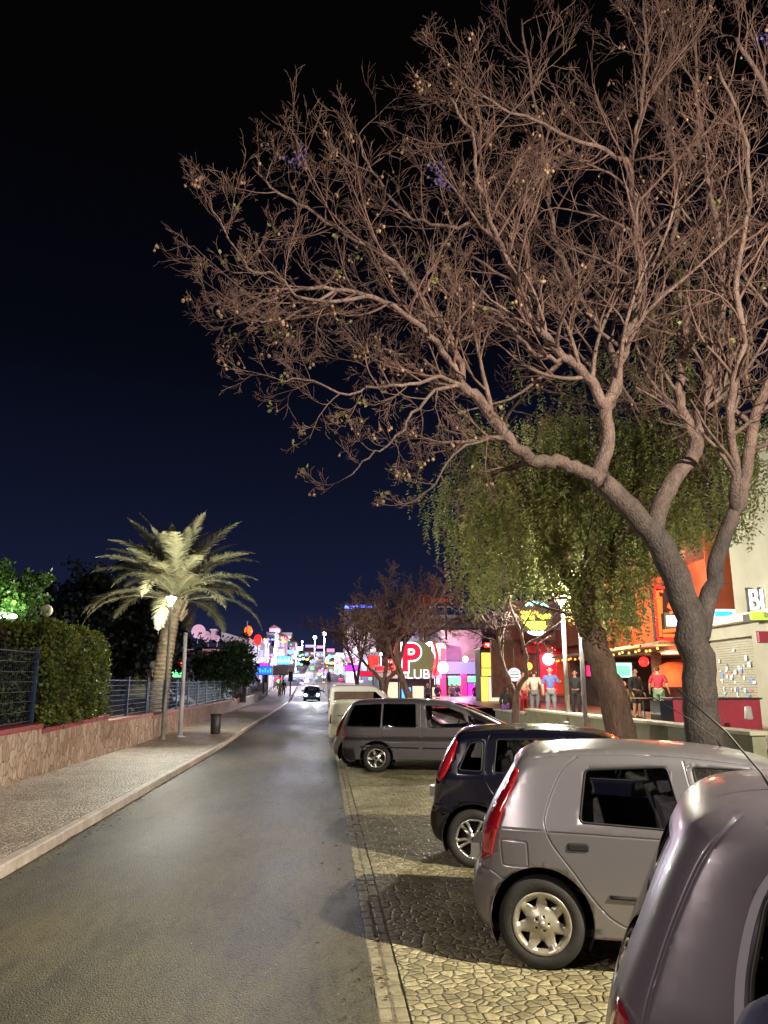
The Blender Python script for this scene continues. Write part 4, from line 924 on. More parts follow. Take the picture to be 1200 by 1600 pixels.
# --- palm
pl = Vector((-6.85, 33.5, .6)); cr0 = at(274, 938, 33.5); r = empty('palm_tree', pl, 0, 'tall date palm with arching grey-green fronds behind the lit street lamp', 'palm tree')
mb = MB(); prof = []; H = cr0.z-pl.z
for i in range(60):
    t = i/59; prof.append((.37-.06*t+.028*(i % 2)+(.10*max(0,(t-.85)/.15)), t*H))
mb.lathe(prof, n=22); v0 = []
for x, y, z in mb.v:
    t = z/H; v0.append((x+(cr0.x-pl.x)*t*t+.02*noise.noise(Vector((x*5,y*5,z*3))), y+.02*noise.noise(Vector((x*5,y*5,z*3+9))), z))
mb.v = v0; mb.build('trunk', MT['bark_palm'], r, False)
rr = random.Random(31); c0 = cr0-pl
def frond(az, el, L_, droop):
    mb = MB(); pts = []; cur = c0.copy()+Vector((0,0,rr.uniform(-.15,.3))); e1 = el; n = 16
    for i in range(n+1):
        pts.append(cur.copy()); d = Vector((cos(az)*cos(e1), sin(az)*cos(e1), sin(e1))); cur = cur+d*L_/n; e1 -= droop/n*(.4+1.2*i/n)
    mb.tube(pts, [.035*(1-.85*i/n) for i in range(n+1)], 5)
    for i in range(12, 135):
        t = i/135; k = min(n-1, int(t*n)); p = pts[k].lerp(pts[k+1], t*n-k); d = (pts[k+1]-pts[k]).normalized(); sd = d.cross(Vector((0,0,1))); sd = sd.normalized() if sd.length > .05 else Vector((1,0,0)); up = sd.cross(d)
        ll = L_*.16*(sin(pi*min(1, .12+t*.92)))**.6
        for s in (-1, 1):
            lf = (sd*s*.75+d*.75+up*rr.uniform(-.1,.35)).normalized()*ll*rr.uniform(.8,1.1); w = d*.021; mid = lf*.55+Vector((0,0,-.02)); end = lf+Vector((0,0,-.16*ll))
            mb.add([p-w, p+w, p+mid+w*.8, p+end, p+mid-w*.8], [(0,1,2,4),(4,2,3)])
    mb.build('frond', MT['palm_leaf'], r)
for k in range(60):
    az = k*2.399+rr.uniform(-.2,.2); f = k/59; frond(az, 1.48-f*1.28+rr.uniform(-.1,.1), rr.uniform(3.7,4.7)*(1 if f > .2 else .9), .85+f*.8+rr.uniform(-.2,.3))
dd = MB()
for k in range(60):
    a = rr.random()*6.28; q = c0+Vector((cos(a)*.3, sin(a)*.3, -rr.uniform(.1,.9))); dd.tube([q, q+Vector((cos(a)*.25, sin(a)*.25, .35))], [.04,.02], 4)
dd.build('cut_leaf_bases', MT['bark_palm'], r)
# --- leafy trees on the left
def leafy(base, blobs, n, m, label, rr, size=.16, core=True, name='leafy_tree', trunkr=.18, cat='tree'):
    r = empty(name, base, 0, label, cat); mb = MB(); top = Vector((0,0,max(b[0].z for b in blobs)-base.z))
    tr = MB(); tr.tube([Vector((0,0,-.2)), Vector((.05,0,top.z*.3)), top*.6], [trunkr, trunkr*.8, trunkr*.5], 9)
    for c, rx, rz in blobs: tr.tube([top*.35, (top*.35).lerp(c-base, .6)+Vector((0,0,.1)), c-base], [trunkr*.55, trunkr*.3, .03], 6)
    tr.build('trunk', MT['bark_pepper'], r, True); tot = sum(b[1]**2*b[2] for b in blobs)
    for c, rx, rz in blobs:
        k = int(n*(rx*rx*rz)/tot); cl = [Vector((rr.gauss(0,.5), rr.gauss(0,.5), rr.gauss(0,.5))) for _ in range(max(8, k//45))]
        for _ in range(k):
            q = rr.choice(cl)+Vector((rr.gauss(0,.14), rr.gauss(0,.14), rr.gauss(0,.12))); leaf(mb, c-base+Vector((q.x*rx, q.y*rx, q.z*rz)), size*rr.uniform(.6,1.2), rr, 0, .5)
    o = mb.build('crown', m, r); return r
def blob(a, b, Y, rpx, rz=None): return (at(a, b, Y), rpx*Y/1200, (rz or rpx)*Y/1200)
b0 = at(10, 1075, 24); b0.z = .3
leafy(b0, [blob(0,925,24,34), blob(38,925,24,26), blob(-30,915,24,40), blob(20,955,23.5,30), blob(60,915,24.5,22)], 11000, MT['tree_leaves_green'], 'bright green tree lit from below by garden floodlights', rr, .15)
b1 = at(140, 1075, 44); b1.z = .6
leafy(b1, [blob(110,960,44,50), blob(160,950,44,55), blob(215,965,44,50), blob(140,1010,44,60), blob(220,1010,44,55), blob(80,1000,44,45)], 20000, MT['tree_leaves_dark'], 'broad dark tree mass, almost black, behind the palm and the hedge', rr, .32)
b2 = at(350, 1085, 52); b2.z = .9
leafy(b2, [blob(330,1040,52,24), blob(362,1030,52,26), blob(385,1045,51,20), blob(350,1055,52,26), blob(315,1048,52,16)], 14000, MT['round_tree_leaves'], 'dark rounded tree behind the fence in front of the satellite dishes', rr, .20)
# ------------------------------------------------------------------ facades of the bar street (right)
mat('orange_render', (.55,.12,.045), .7, var=.2, vscale=1.5, bump=.15); mat('terracotta_render', (.36,.13,.09), .75, var=.2, vscale=1.5)
mat('beige_render', (.27,.265,.21), .75, var=.12, vscale=1.2, bump=.1); mat('mauve_render', (.32,.18,.22), .75, var=.25, vscale=1.2)
mat('brown_wood', (.10,.06,.04), .6, var=.35, vscale=4); mat('dark_render', (.06,.05,.055), .7, var=.3); mat('red_counter', (.38,.035,.07), .5, var=.12, vscale=2)
mat('olive_render', (.25,.25,.18), .75, var=.2, vscale=2, bump=.2); mat('white_cap', (.50,.47,.38), .6, var=.15)
mat('window_dark', (.02,.022,.03), .1, spec=.8); mat('white_plaster', (.45,.43,.44), .7, var=.15, vscale=1); mat('sign_navy', (.01,.02,.06), .4); mat('bar_table', (.14,.08,.05), .4); mat('grey_cloth', (.2,.19,.2), .9)
for k, c, s in (('neon_red', (1,.012,.010), 3), ('neon_pink', (1,.008,.085), 3), ('neon_magenta', (.6,.02,1), 2.2), ('neon_orange', (1,.09,.012), 2.6), ('neon_yellow', (.9,1,.05), 4), ('neon_gold', (1,.55,.08), 1.6), ('neon_cyan', (.35,1,.85), 3.5), ('neon_blue', (.06,.12,1), 6),
                ('sign_white', (1,.97,1), 2.6), ('screen_green', (.15,1,.35), 1.5), ('screen_aqua', (.25,1,.75), 3.2), ('panel_lilac', (.55,.40,.85), .65), ('sign_crimson', (1,.004,.035), 1.25), ('panel_blue', (.03,.28,1), 2.4), ('lit_cream', (1,.75,.5), .9), ('lit_lilac', (.62,.5,1), .9), ('lit_pink', (1,.35,.6), .9), ('lit_white', (.9,.95,1), 1.2), ('lit_green', (.2,1,.3), 1.6), ('lit_blue', (.2,.45,1), 1.6), ('disc_khaki', (.5,.42,.16), .28), ('lime_panel', (.45,1,.05), 1.3)): glow(k, c, s)
def panel(mb, p0, p1, th=.1):  # upright box between two corner points, same depth
    mb.box(min(p0.x,p1.x), max(p0.x,p1.x), p0.y, p0.y+th, min(p0.z,p1.z), max(p0.z,p1.z)); return mb
def rel(mb, o): mb.v = [(v[0]-o[0], v[1]-o[1], v[2]-o[2]) for v in mb.v]; return mb
class Thing:
    def __init__(s, name, loc, label, cat, group=None): s.o = empty(name, loc, 0, label, cat, group); s.l = Vector(loc)
    def part(s, name, mb, m, smooth=False, bevel=0, parent=None, kind=None):
        o = rel(mb, s.l).build(name, m, parent or s.o, smooth, bevel); 
        if kind: o['kind'] = kind
        return o
    def bx(s, name, x0, x1, y0, y1, z0, z1, m, bevel=0, parent=None):
        return s.part(name, MB().box(x0, x1, y0, y1, z0, z1), m, False, bevel, parent)
# terrace wall
tw = Thing('terrace_wall', (7.5, 14, 0), 'low olive terrace wall with a pale cap behind the parked cars', 'wall')
tw.bx('wall', 7.5, 7.75, 13.5, 29.0, -.1, 1.13, MT['olive_render']); tw.bx('wall', 7.52, 7.77, 29.003, 34.5, -.1, .98, MT['olive_render'])
tw.bx('cap', 7.44, 7.82, 13.45, 29.05, 1.133, 1.21, MT['white_cap'], .012); tw.bx('cap', 7.45, 7.83, 29.06, 34.6, .983, 1.06, MT['white_cap'], .012)
def pole(px_, pyb, pyt, Y, zb, r, m, label, en=0):
    p = at(px_, pyb, Y); t = at(px_, pyt, Y); o = empty('pole', (p.x, Y, zb), 0, label, 'pole'); mb = MB(); mb.tube([(0,0,0), (0,0,t.z-zb)], [r, r*.8], 12)
    mb.build('shaft', m, o, True); mb = MB(); mb.lathe([(.001,0),(r*2.2,0),(r*2.2,.03),(r*1.2,.06)], n=12); mb.build('base_plate', m, o, True)
    if en:   # globe and light added on the pole top to brighten trees and cobbles
        mb = MB(); mb.ball((0,0,t.z-zb+.2), .17, 12); mb.build('globe', MT['lamp_soft'], o, True); point('lamp_light', (-.45,-.35,t.z-zb+.2), en, (1,.92,.75), .12, o)
    mb = MB(); mb.lathe([(r*.85, t.z-zb-.02),(r*1.1,t.z-zb),(.001,t.z-zb+.05)], n=12); mb.build('cap', m, o, True); return o
pole(887, 1105, 948, 24, .9, .075, MT['grey_pole_paint'], 'greenish grey pole with an added lamp globe, standing on the terrace, left of the lilac pole', 2200)
pole(915, 1132, 938, 19.5, 0, .062, MT['white_pole_paint'], 'pale lilac pole with an added lamp globe, in front of the terrace wall next to the leaning trunk', 700)
pole(281, 1150, 990, 29.6, .15+gz(29.6), .085, MT['white_pole_paint'], 'plain white pole on the pavement just right of the palm street lamp')
# -- near building with the roller shutter
B1 = Thing('shuttered_building', (12.5, 14, 0), 'pale beige building with closed roller shutter at the right edge', 'building')
B1.bx('pillar', 12.48, 19, 13.9, 21.9, .0, 3.85, MT['beige_render']); B1.bx('lintel', 12.5, 19, 21.903, 25.2, 3.45, 3.85, MT['beige_render'])
B1.bx('cornice', 12.15, 13.0, 13.8, 25.3, 3.853, 4.10, MT['white_cap'], .03); B1.bx('upper_wall', 12.52, 19, 13.9, 22.75, 4.103, 9.2, MT['beige_render'])
B1.bx('side_wall', 12.9, 19, 24.9, 25.2, 0, 3.447, MT['beige_render'])
mb = MB()
for k in range(34): z = .92+k*.075; mb.box(12.70, 12.74, 21.95, 24.88, z, z+.066); mb.box(12.72, 12.735, 21.95, 24.88, z+.06, z+.08)
sh = B1.part('roller_shutter', mb, MT['beige_render'], bevel=.008)
mat('sticker_blue', (.12,.22,.55), .5); mat('sticker_red', (.6,.15,.10), .5); mat('sticker_white', (.6,.65,.7), .5); mat('sticker_aqua', (.3,.55,.55), .5)
rs = random.Random(4); mbs = {}
for k in range(60):
    y = rs.uniform(22.1,24.3); z = rs.uniform(1.3,2.5) if k < 54 else rs.uniform(2.5,3.3); w, h = rs.uniform(.06,.18), rs.uniform(.04,.16); nm = rs.choice(('sticker_blue','sticker_red','sticker_white','sticker_white','sticker_aqua'))
    m_ = mbs.setdefault(nm, MB()); x = 12.688-k*.0006; m_.add([(x,y,z),(x,y+w,z+rs.uniform(-.02,.02)),(x,y+w,z+h),(x,y,z+h)], [(0,3,2,1)])
for nm, m_ in mbs.items(): o = B1.part('stickers', m_, MT[nm], parent=sh); o['kind'] = 'stuff'
sp_ = at(1072, 965, 24.6)
# BIG letters + lime patch
BG = Thing('bar_sign', (12.3, 19.5, 4.2), 'white outlined block-letter sign cut by the picture edge, with lime green underline', 'sign')
c0_ = at(1172, 962, 21.3); bw = MB()
SG = Matrix.Translation(-BG.l)
text('BIG', .86, .05, MT['sign_white'], 'letters', BG.o, SG @ FACE(c0_.x, 21.3, at(1180,939,21.3).z, -.25) @ Matrix.Diagonal((.62,1,1,1)), 'LEFT')
text('BIG', .95, .03, MT['dark_metal'], 'letter_backing', BG.o, SG @ FACE(c0_.x-.03, 21.4, at(1180,939,21.3).z, -.25) @ Matrix.Diagonal((.62,1,1,1)), 'LEFT', .03)
p0, p1 = at(1175,968,20.6), at(1225,956,20.6); BG.part('underline_panel', panel(MB(), p0, p1, .12), MT['lime_panel'], bevel=.03)
BG.bx('bracket', p0.x+.3, p0.x+.38, 20.73, 21.6, p0.z, p1.z, MT['dark_metal']); BG.bx('bracket', p0.x+.9, p0.x+.98, 21.45, 21.75, p0.z+.3, p1.z+.9, MT['dark_metal'])
p0, p1 = at(1113,966,24.2), at(1149,952,24.2); SB = Thing('small_sign', p0, 'small blue and white light box sign above the roller shutter', 'sign')
SB.part('box', panel(MB(), p0, p1, .15), MT['sign_white'], bevel=.02); q0, q1 = at(1118,963,24.16), at(1145,955,24.16); SB.part('blue_field', panel(MB(), q0, q1, .05), MT['panel_blue'])
p0, p1 = at(1187,1003,20.5), at(1210,987,20.5); SR = Thing('small_sign', p0, 'little red sign under the cornice at the picture edge', 'sign'); SR.part('board', panel(MB(), p0, p1, .08), MT['red_counter']); SR.part('rim', panel(MB(), p0+Vector((-.03,.09,-.03)), p1+Vector((.03,.09,.03)), .02), MT['white_plaster'])
# red counter walls
rc = Thing('counter', at(1120,1110,20), 'dark red bar counter behind the bare tree, in front of the roller shutter', 'counter')
p0, p1 = at(1056,1150,20), at(1187,1093,20); rc.part('front', panel(MB(), p0, p1, .6), MT['red_counter']); rc.bx('top', p0.x-.05, p1.x+.05, 19.95, 20.7, p1.z+.003, p1.z+.05, MT['dark_metal'], .01)
rc.bx('side', p0.x-.35, p0.x-.003, 20.02, 20.65, p0.z, p1.z-.02, MT['window_dark'])
cup = Thing('cup', at(1172,1141,18.5), 'white paper cup upside down on the wall by the red counter', 'cup'); cup.l.z = 1.21; cup.o.location.z = 1.21
mb = MB(); mb.lathe([(.001,0),(.085,0),(.10,.02),(.075,.30),(.001,.31)], tuple(cup.l), n=16); cup.part('shell', mb, MT['white_plaster'], True)
# -- orange bar building
B2 = Thing('bar_building', (13, 25.3, 0), 'two-storey orange bar with dark open ground floor, between shutter building and pepper tree', 'building')
B2.bx('upper_wall', 13.0, 19, 25.25, 41.5, 3.75, 7.0, MT['orange_render']); B2.bx('fascia', 12.7, 13.3, 25.21, 41.5, 3.32, 3.72, MT['brown_wood']); B2.bx('awning_edge', 12.1, 12.7, 27.5, 41, 3.48, 3.6, MT['white_cap'])
B2.bx('ceiling', 13.303, 19, 25.25, 41.5, 3.4, 3.7, MT['brown_wood']); B2.bx('back_wall', 18, 18.3, 25.25, 41.5, .9, 3.39, MT['terracotta_render']); B2.bx('side_wall', 13.05, 18, 41.2, 41.5, .9, 3.39, MT['dark_render']); B2.bx('side_wall', 13.05, 17.99, 25.26, 25.5, .9, 3.39, MT['terracotta_render'])
for y in (30.2, 35.5, 41.0): B2.bx('column', 13.05, 13.35, y, y+.3, .9, 3.31, MT['brown_wood'])
B2.bx('roof', 12.7, 19, 25.2, 41.7, 7.003, 7.25, MT['terracotta_render']); 
for y in (27.2, 31.5, 34.6, 38): 
    w = B2.bx('window', 12.96, 12.99, y, y+1.4, 4.5, 6.2, MT['window_dark']); B2.bx('frame', 12.93, 12.957, y-.07, y+1.47, 4.42, 4.497, MT['white_cap'], parent=None)
B2.bx('balcony', 12.2, 12.99, 33.8, 40.5, 4.0, 4.9, MT['terracotta_render']); B2.bx('parapet', 12.35, 12.99, 25.3, 29.8, 6.3, 7.0, MT['terracotta_render'])
# hip end, slanting orange-red gable seen through the tree fork
p = [at(1062,870,26.5), at(1092,1000,26.5), at(1116,985,26.5), at(1168,895,26.5), at(1105,868,26.5)]
gb = MB(); vs = [q for q in p]+[q+Vector((.3,.5,0)) for q in p]; k = 5; gb.add(vs, [tuple(range(5)), tuple(range(9,4,-1))]+[(i, i+5, (i+1) % 5+5, (i+1) % 5) for i in range(5)]); B2.part('gable', gb, MT['orange_render'])
point('bar_light', (12.2-13, 27.5-25.3, 3.0), 110, (1,.35,.12), .2, B2.o); point('bar_light', (15-13, 33-25.3, 2.9), 320, (1,.5,.25), .2, B2.o); point('facade_light', (11.0-13, 31-25.3, 4.3), 420, (1,.42,.18), .2, B2.o)
# red neon box sign
RS = Thing('neon_sign', at(1046,960,27), 'upright glowing orange-red neon sign with a small white panel, behind the tree fork', 'sign')
p0, p1 = at(1026,1002,27), at(1072,916,27); RS.part('box', panel(MB(), p0, p1, .3), MT['dark_render'], bevel=.05)
w_, h_ = p1.x-p0.x, p1.z-p0.z; mb = MB(); y = p0.y-.03
mb.tube([Vector((q[0]*w_+p0.x, y, q[1]*h_+p0.z)) for q in ((.04,.06),(.04,.94),(.08,.97),(.92,.97),(.96,.94),(.96,.06),(.92,.03),(.08,.03),(.04,.06))], .045, 6); RS.part('neon_border', mb, MT['neon_red'], True)
mb = MB()
for q in (((.12,.08),(.12,.9),(.28,.9)), ((.18,.5),(.2,.8)), ((.2,.1),(.85,.1)), ((.5,.72),(.42,.62),(.58,.56),(.44,.5)), ((.66,.74),(.70,.5),(.84,.56)), ((.2,.18),(.6,.2),(.88,.16))): mb.tube([Vector((a*w_+p0.x, y, b*h_+p0.z)) for a, b in q], .06, 6)
RS.part('neon_strokes', mb, MT['neon_orange'], True)
q0, q1 = at(1043,978,26.9), at(1070,962,26.9); RS.part('white_panel', panel(MB(), q0, q1, .05), MT['sign_white']); q0, q1 = at(1040,984,26.95), at(1072,957,26.95); RS.part('green_frame', panel(MB(), q0, q1, .04), MT['disc_khaki'])
# screens and lamps in the bar
def screen(px0, py0, px1, py1, Y, m, label, name='television', cat='television'):
    p0, p1 = at(px0,py1,Y), at(px1,py0,Y); t = Thing(name, p0, label, cat); t.part('casing', panel(MB(), p0-Vector((.05,-.02,.05)), p1+Vector((.05,.02,.05)), .09), MT['dark_metal'], bevel=.015); t.part('screen', panel(MB(), p0, p1, .015), m)
    t.bx('bracket', (p0.x+p1.x)/2-.03, (p0.x+p1.x)/2+.03, Y+.11, Y+.35, (p0.z+p1.z)/2-.05, (p0.z+p1.z)/2+.05, MT['dark_metal'])
    return t
tv = screen(955,1036,986,1058,33.5, MT['screen_aqua'], 'bright aqua-green screen hanging in the bar right of the leaning trunk'); mb = MB(); p0, p1 = at(957,1056,33.44), at(984,1040,33.44); tv.part('picture', panel(MB(), p0, p1, .01), MT['screen_green'])
def lantern(a, b, Y, r, m, label, up=.5):
    p = at(a, b, Y); t = Thing('hanging_lamp', p, label, 'lamp'); mb = MB(); mb.ball(p, r, 12); t.part('shade', mb, m, True); mb = MB(); mb.tube([p+Vector((0,0,r)), p+Vector((0,0,r+up))], .012, 5); t.part('cord', mb, MT['dark_metal']); return t
lantern(1006,1034,31,.20, MT['neon_red'], 'round red lamp hanging in the bar above the person in red'); lantern(857,1030,43,.34, MT['sign_white'], 'pale pink round lamp in the red doorway', .8)
lantern(826,1041,39,.20, MT['neon_gold'], 'yellow lamp left of the red doorway')
# orange parasol in the bar
pc = at(1056,1060,28.8); t = Thing('parasol', (pc.x,28.8,.9), 'rounded orange parasol behind the person in red', 'parasol'); mb = MB(); mb.lathe([(.001,.62),(.3,.60),(.6,.45),(.85,.15),(.95,-.25),(.97,-.32)], (pc.x,28.8,pc.z), n=16); t.part('canopy', mb, MT['orange_render'], True); mb = MB(); mb.tube([(pc.x,28.8,.9),(pc.x,28.8,pc.z+.6)], .03, 8); t.part('pole', mb, MT['brown_wood'])
# low bar with red doorway
B3 = Thing('bar_building', (12.5, 41.7, 0), 'low bar with brown eave, red and orange awning and a glowing red doorway', 'building')
B3.bx('wall', 13.4, 19, 41.75, 53, .9, 4.6, MT['orange_render']); B3.bx('eave', 11.9, 19, 41.72, 53.2, 4.603, 4.95, MT['olive_render'], .03)
z0, z1 = at(857,1077,43).z, at(857,1010,43).z
B3.part('doorway', panel(MB(), at(846,1085,43.2), at(871,1022,43.2), .08), MT['sign_crimson']); B3.part('awning', panel(MB(), at(818,1020,42.2), at(880,1007,42.2), .5), MT['neon_orange'] if False else MT['red_counter'], bevel=.04); B3.part('awning_valance', panel(MB(), at(880.5,1020,42.2), at(908,1008,42.2), .5), MT['disc_khaki'], bevel=.03)
B3.part('side_panel', panel(MB(), at(872,1085,43.1), at(906,1022,43.1), .08), MT['orange_render']); B3.part('front_wall', panel(MB(), at(770,1090,43.4), at(940,1000,43.4), .3), MT['brown_wood']); B3.part('gable_wall', panel(MB(), at(790,1000,43.5), at(940,940,43.5), .3), MT['mauve_render'])
point('door_light', (at(857,1060,41.5).x-12.5, 41.5-41.7, 2.8), 60, (1,.08,.1), .3, B3.o)
# yellow round neon sign
YS_ = Thing('neon_sign', at(838,966,36), 'round neon sign of yellow strokes between two pale cyan arcs', 'sign'); c_ = at(838,966,36); rr_ = 28*36/1200; mb = MB(); mb.lathe([(.001,.05),(rr_*1.0,.05),(rr_*1.0,.14),(.001,.14)], c_, n=28, axis='Y'); YS_.part('backing', mb, MT['dark_render'])
mb = MB()
for a0, a1, rd in ((40,130,.92),(235,305,.92),(60,115,.80),(245,300,.80)): mb.tube([c_+Vector((cos(radians(a))*rr_*rd, -.03, sin(radians(a))*rr_*rd)) for a in range(a0, a1+1, 6)], .045, 6)
YS_.part('cyan_arcs', mb, MT['neon_cyan'], True)
for m_, rows in (('neon_yellow', ((-.85,.05,-.15,11),(-.75,-.3,.5,14),(.1,.1,.8,9),(-.5,-.5,.55,9))), ('neon_gold', ((-.9,.3,.1,10),))):
    mb = MB()
    for x0, z, x1, n in rows: mb.tube([c_+Vector((rr_*(x0+(x1-x0)*i/(n*2)), -.03, rr_*(z+.13*sin(i*1.9)+.04*sin(i*4.1)))) for i in range(n*2+1)], .05, 5)
    YS_.part('tube_strokes', mb, MT[m_], True)
mb = MB(); mb.tube([c_+Vector((0,.1,-rr_)), Vector((c_.x,36.1,1.0))], .05, 8); YS_.part('post', mb, MT['dark_metal'])
# kiosk with gold panels
K = Thing('kiosk', at(768,1090,47), 'tall kiosk with glowing gold menu panels left of the slender tree', 'kiosk'); kz = .9
K.part('frame', panel(MB(), at(752,1102,47.2), at(792,1015,47.2), 1.6), MT['brown_wood']); 
for a, b, c, d, m_ in ((753,1043,770,1020,'neon_gold'),(771.5,1043,780,1020,'neon_gold'),(753,1056,771,1044.5,'neon_gold'),(753,1102,762,1057.5,'neon_gold'),(764,1096,788,1058,'lit_cream'),(781,1042,790,1022,'disc_khaki')): K.part('lit_panel', panel(MB(), at(a,b,47.1), at(c,d,47.1), .06), MT[m_])
K.part('roof', panel(MB(), at(750,1014.5,47), at(795,1011,47), 2), MT['dark_metal'])
RD = Thing('round_sign', at(804,1054,33), 'small round white sign with grey bands hanging by the slender tree', 'sign'); c_ = at(804,1054,33); mb = MB(); mb.lathe([(.001,0),(.28,0),(.28,.06),(.001,.06)], c_, n=20, axis='Y'); RD.part('disc', mb, MT['lit_white']); mb = MB()
for k in (-.11, .0, .11): mb.box(c_.x-.2, c_.x+.2, c_.y-.02, c_.y-.004, c_.z+k-.025, c_.z+k+.02)
RD.part('bands', mb, MT['dark_metal']); mb = MB(); mb.tube([c_+Vector((0,.03,.28)), c_+Vector((0,.03,1.1))], .02, 6); RD.part('hanger', mb, MT['dark_metal'])
# -- club building facing down the road
B4 = Thing('club_building', (4.5, 62, gz(62)), 'mauve club building with lilac fascia, pink pillars and green screens', 'building'); zg = gz(62)
B4.part('upper_wall', panel(MB(), at(690,1032.5,62), at(752,985,62), 8), MT['mauve_render']); B4.part('fascia', panel(MB(), at(697,1053,61.6), at(746,1033.5,61.6), .35), MT['panel_lilac']); B4.part('back_wall', panel(MB(), at(592,1105,64), at(752,1053,64), 6), MT['dark_render'])
for a, b in ((689,696.5),(722,729),(746.5,750.5)): B4.part('pillar', panel(MB(), at(a,1102,61.4), at(b,1053.5,61.4), .5), MT['neon_pink'] if a < 740 else MT['lit_pink'])
for a, b, c, d, m_ in ((701,1071,719,1056,'screen_green'),(731,1066,744,1056,'screen_green'),(732,1095,743,1068,'neon_magenta'),(702,1092,719,1073,'lit_pink'),(679,1070,687,1056,'lit_white'),(676,1098,688,1074,'lit_cream'),(628,1092,642,1074,'panel_blue'),(645,1094,662,1072,'lit_cream'),(604,1094,624,1066,'lit_cream')):
    B4.part('lit_window', panel(MB(), at(a,b,62.5), at(c,d,62.5), .1), MT[m_])
B4.part('canopy', panel(MB(), at(586,1050,60.5), at(668,1040,60.5), 3), MT['white_plaster']); B4.part('canopy_band', panel(MB(), at(588,1048,60.4), at(627,1041.5,60.4), .08), MT['sign_crimson']); B4.part('canopy_shop_front', panel(MB(), at(590,1060,61), at(690,1050.5,61), .3), MT['lit_white'] if False else MT['white_plaster'])
B4.part('parapet', panel(MB(), at(665,1052,61), at(697,1005,61), 3), MT['mauve_render'])
B4.part('red_sign_strip', panel(MB(), at(689,1033,60.9), at(695,1013,60.9), .08), MT['neon_red']); B4.part('red_bays', panel(MB(), at(672,1048,60.7), at(688,1030,60.7), .1), MT['sign_crimson'])
point('club_light', (at(720,1045,59).x-4.5, -3, 3.2), 500, (.9,.4,1), .3, B4.o); point('club_light', (at(640,1060,58.5).x-4.5, -3.5, 2.8), 350, (1,.55,.5), .3, B4.o)
for a, b, Y, r, lab in ((692,1043,59,.42,'large bright white globe between the red strip and the lilac fascia'), (727,1030,60.5,.22,'small bluish white floodlight on top of the lilac fascia')): lantern(a,b,Y,r, MT['lamp_soft'], lab, .3)
# P CLUB sign
PC = Thing('club_sign', at(645,1045,57), 'big crimson letter P with the word CLUB in white below it', 'sign', None); PM = Matrix.Translation(-PC.l)
c_ = at(641,1030,57); mb = MB(); mb.lathe([(.001,.12),(1.35,.12),(1.35,.25),(.001,.25)], c_+Vector((.45,0,0)), n=32, axis='Y'); PC.part('disc', mb, MT['disc_khaki'])
text('P', 2.8, .10, MT['sign_crimson'], 'letter_p', PC.o, PM @ FACE(c_.x, 56.9, c_.z, 0), 'CENTER', .07); text('P', 2.8, .06, MT['sign_white'], 'letter_outline', PC.o, PM @ FACE(c_.x, 57.0, c_.z, 0), 'CENTER', .17)
c2 = at(646,1054,57); text('CLUB', .98, .06, MT['lit_white'], 'letters', PC.o, PM @ FACE(c2.x, 56.9, c2.z, 0), 'CENTER', .0) if True else None
for s, cx in ((-1, c_.x-.95), (1, c_.x+1.75)):
    mb = MB(); mb.tube([Vector((cx+s*.25*sin(pi*i/10), 56.95, c_.z-1.1+2.3*i/10)) for i in range(11)], .10, 6); PC.part('neon_arc', mb, MT['neon_orange' if s < 0 else 'neon_red'], True)
mb = MB(); mb.box(c_.x-.9, c_.x-.8, 57.2, 57.3, gz(57), c_.z+1); mb.box(c_.x+1.5, c_.x+1.6, 57.2, 57.3, gz(57), c_.z+1); PC.part('support_frame', mb, MT['dark_metal'])
for a, b, Y, w, lab in ((583,1035,66,.9,'small glowing red sign left of the club canopy'), (681,1043,60.3,.5,'narrow red and orange sign right of the club letters')):
    p = at(a,b,Y); t = Thing('red_sign', p, lab, 'sign'); mb = MB(); mb.box(p.x-w/2,p.x+w/2,Y,Y+.12,p.z-.6,p.z+.6); t.part('board', mb, MT['neon_red'], bevel=.05); mb = MB(); mb.tube([p+Vector((0,.15,-.6)), Vector((p.x,Y+.15,gz(Y)))], .05, 6); t.part('post', mb, MT['dark_metal'])
# dark sign board high among the branches
p0, p1 = at(656,948,52), at(704,929,52); t = Thing('roof_sign', p0, 'dark rooftop sign board with a dull red ring, half hidden by branches', 'sign'); t.part('board', panel(MB(), p0, p1, .3), MT['dark_render']); mb = MB(); c_ = at(668,938,51.9)
mb.tube([c_+Vector((cos(a)*.3,0,sin(a)*.3)) for a in [2*pi*k/16 for k in range(17)]], .06, 5); t.part('ring', mb, mat('dull_red', (.3,.02,.03), .5, emit=(1,.1,.1), es=.25, sample=False))
mb = MB()
for k in range(6): mb.box(c_.x+.5+k*.2, c_.x+.62+k*.2, 51.9, 51.95, c_.z-.12, c_.z+.12)
t.part('lettering', mb, MT['dull_red'])
t.part('posts', panel(panel(MB(), at(662,1000,52.3), at(664,949,52.3), .1), at(696,1000,52.3), at(698,949,52.3), .1), MT['dark_metal'])
bk = Thing('hotel_building', (7, 72, 1), 'grey rooftops with long balconies behind the dark roof sign', 'building'); bk.part('wall', panel(MB(), at(655,1040,72), at(790,968,72), 9), MT['mauve_render'])
for k, (a, b) in enumerate(((981,975),(1000,994),(966,961))): bk.part('balcony', panel(MB(), at(662+k*4,a,71), at(765-k*6,b,71), .9), MT['white_plaster'])
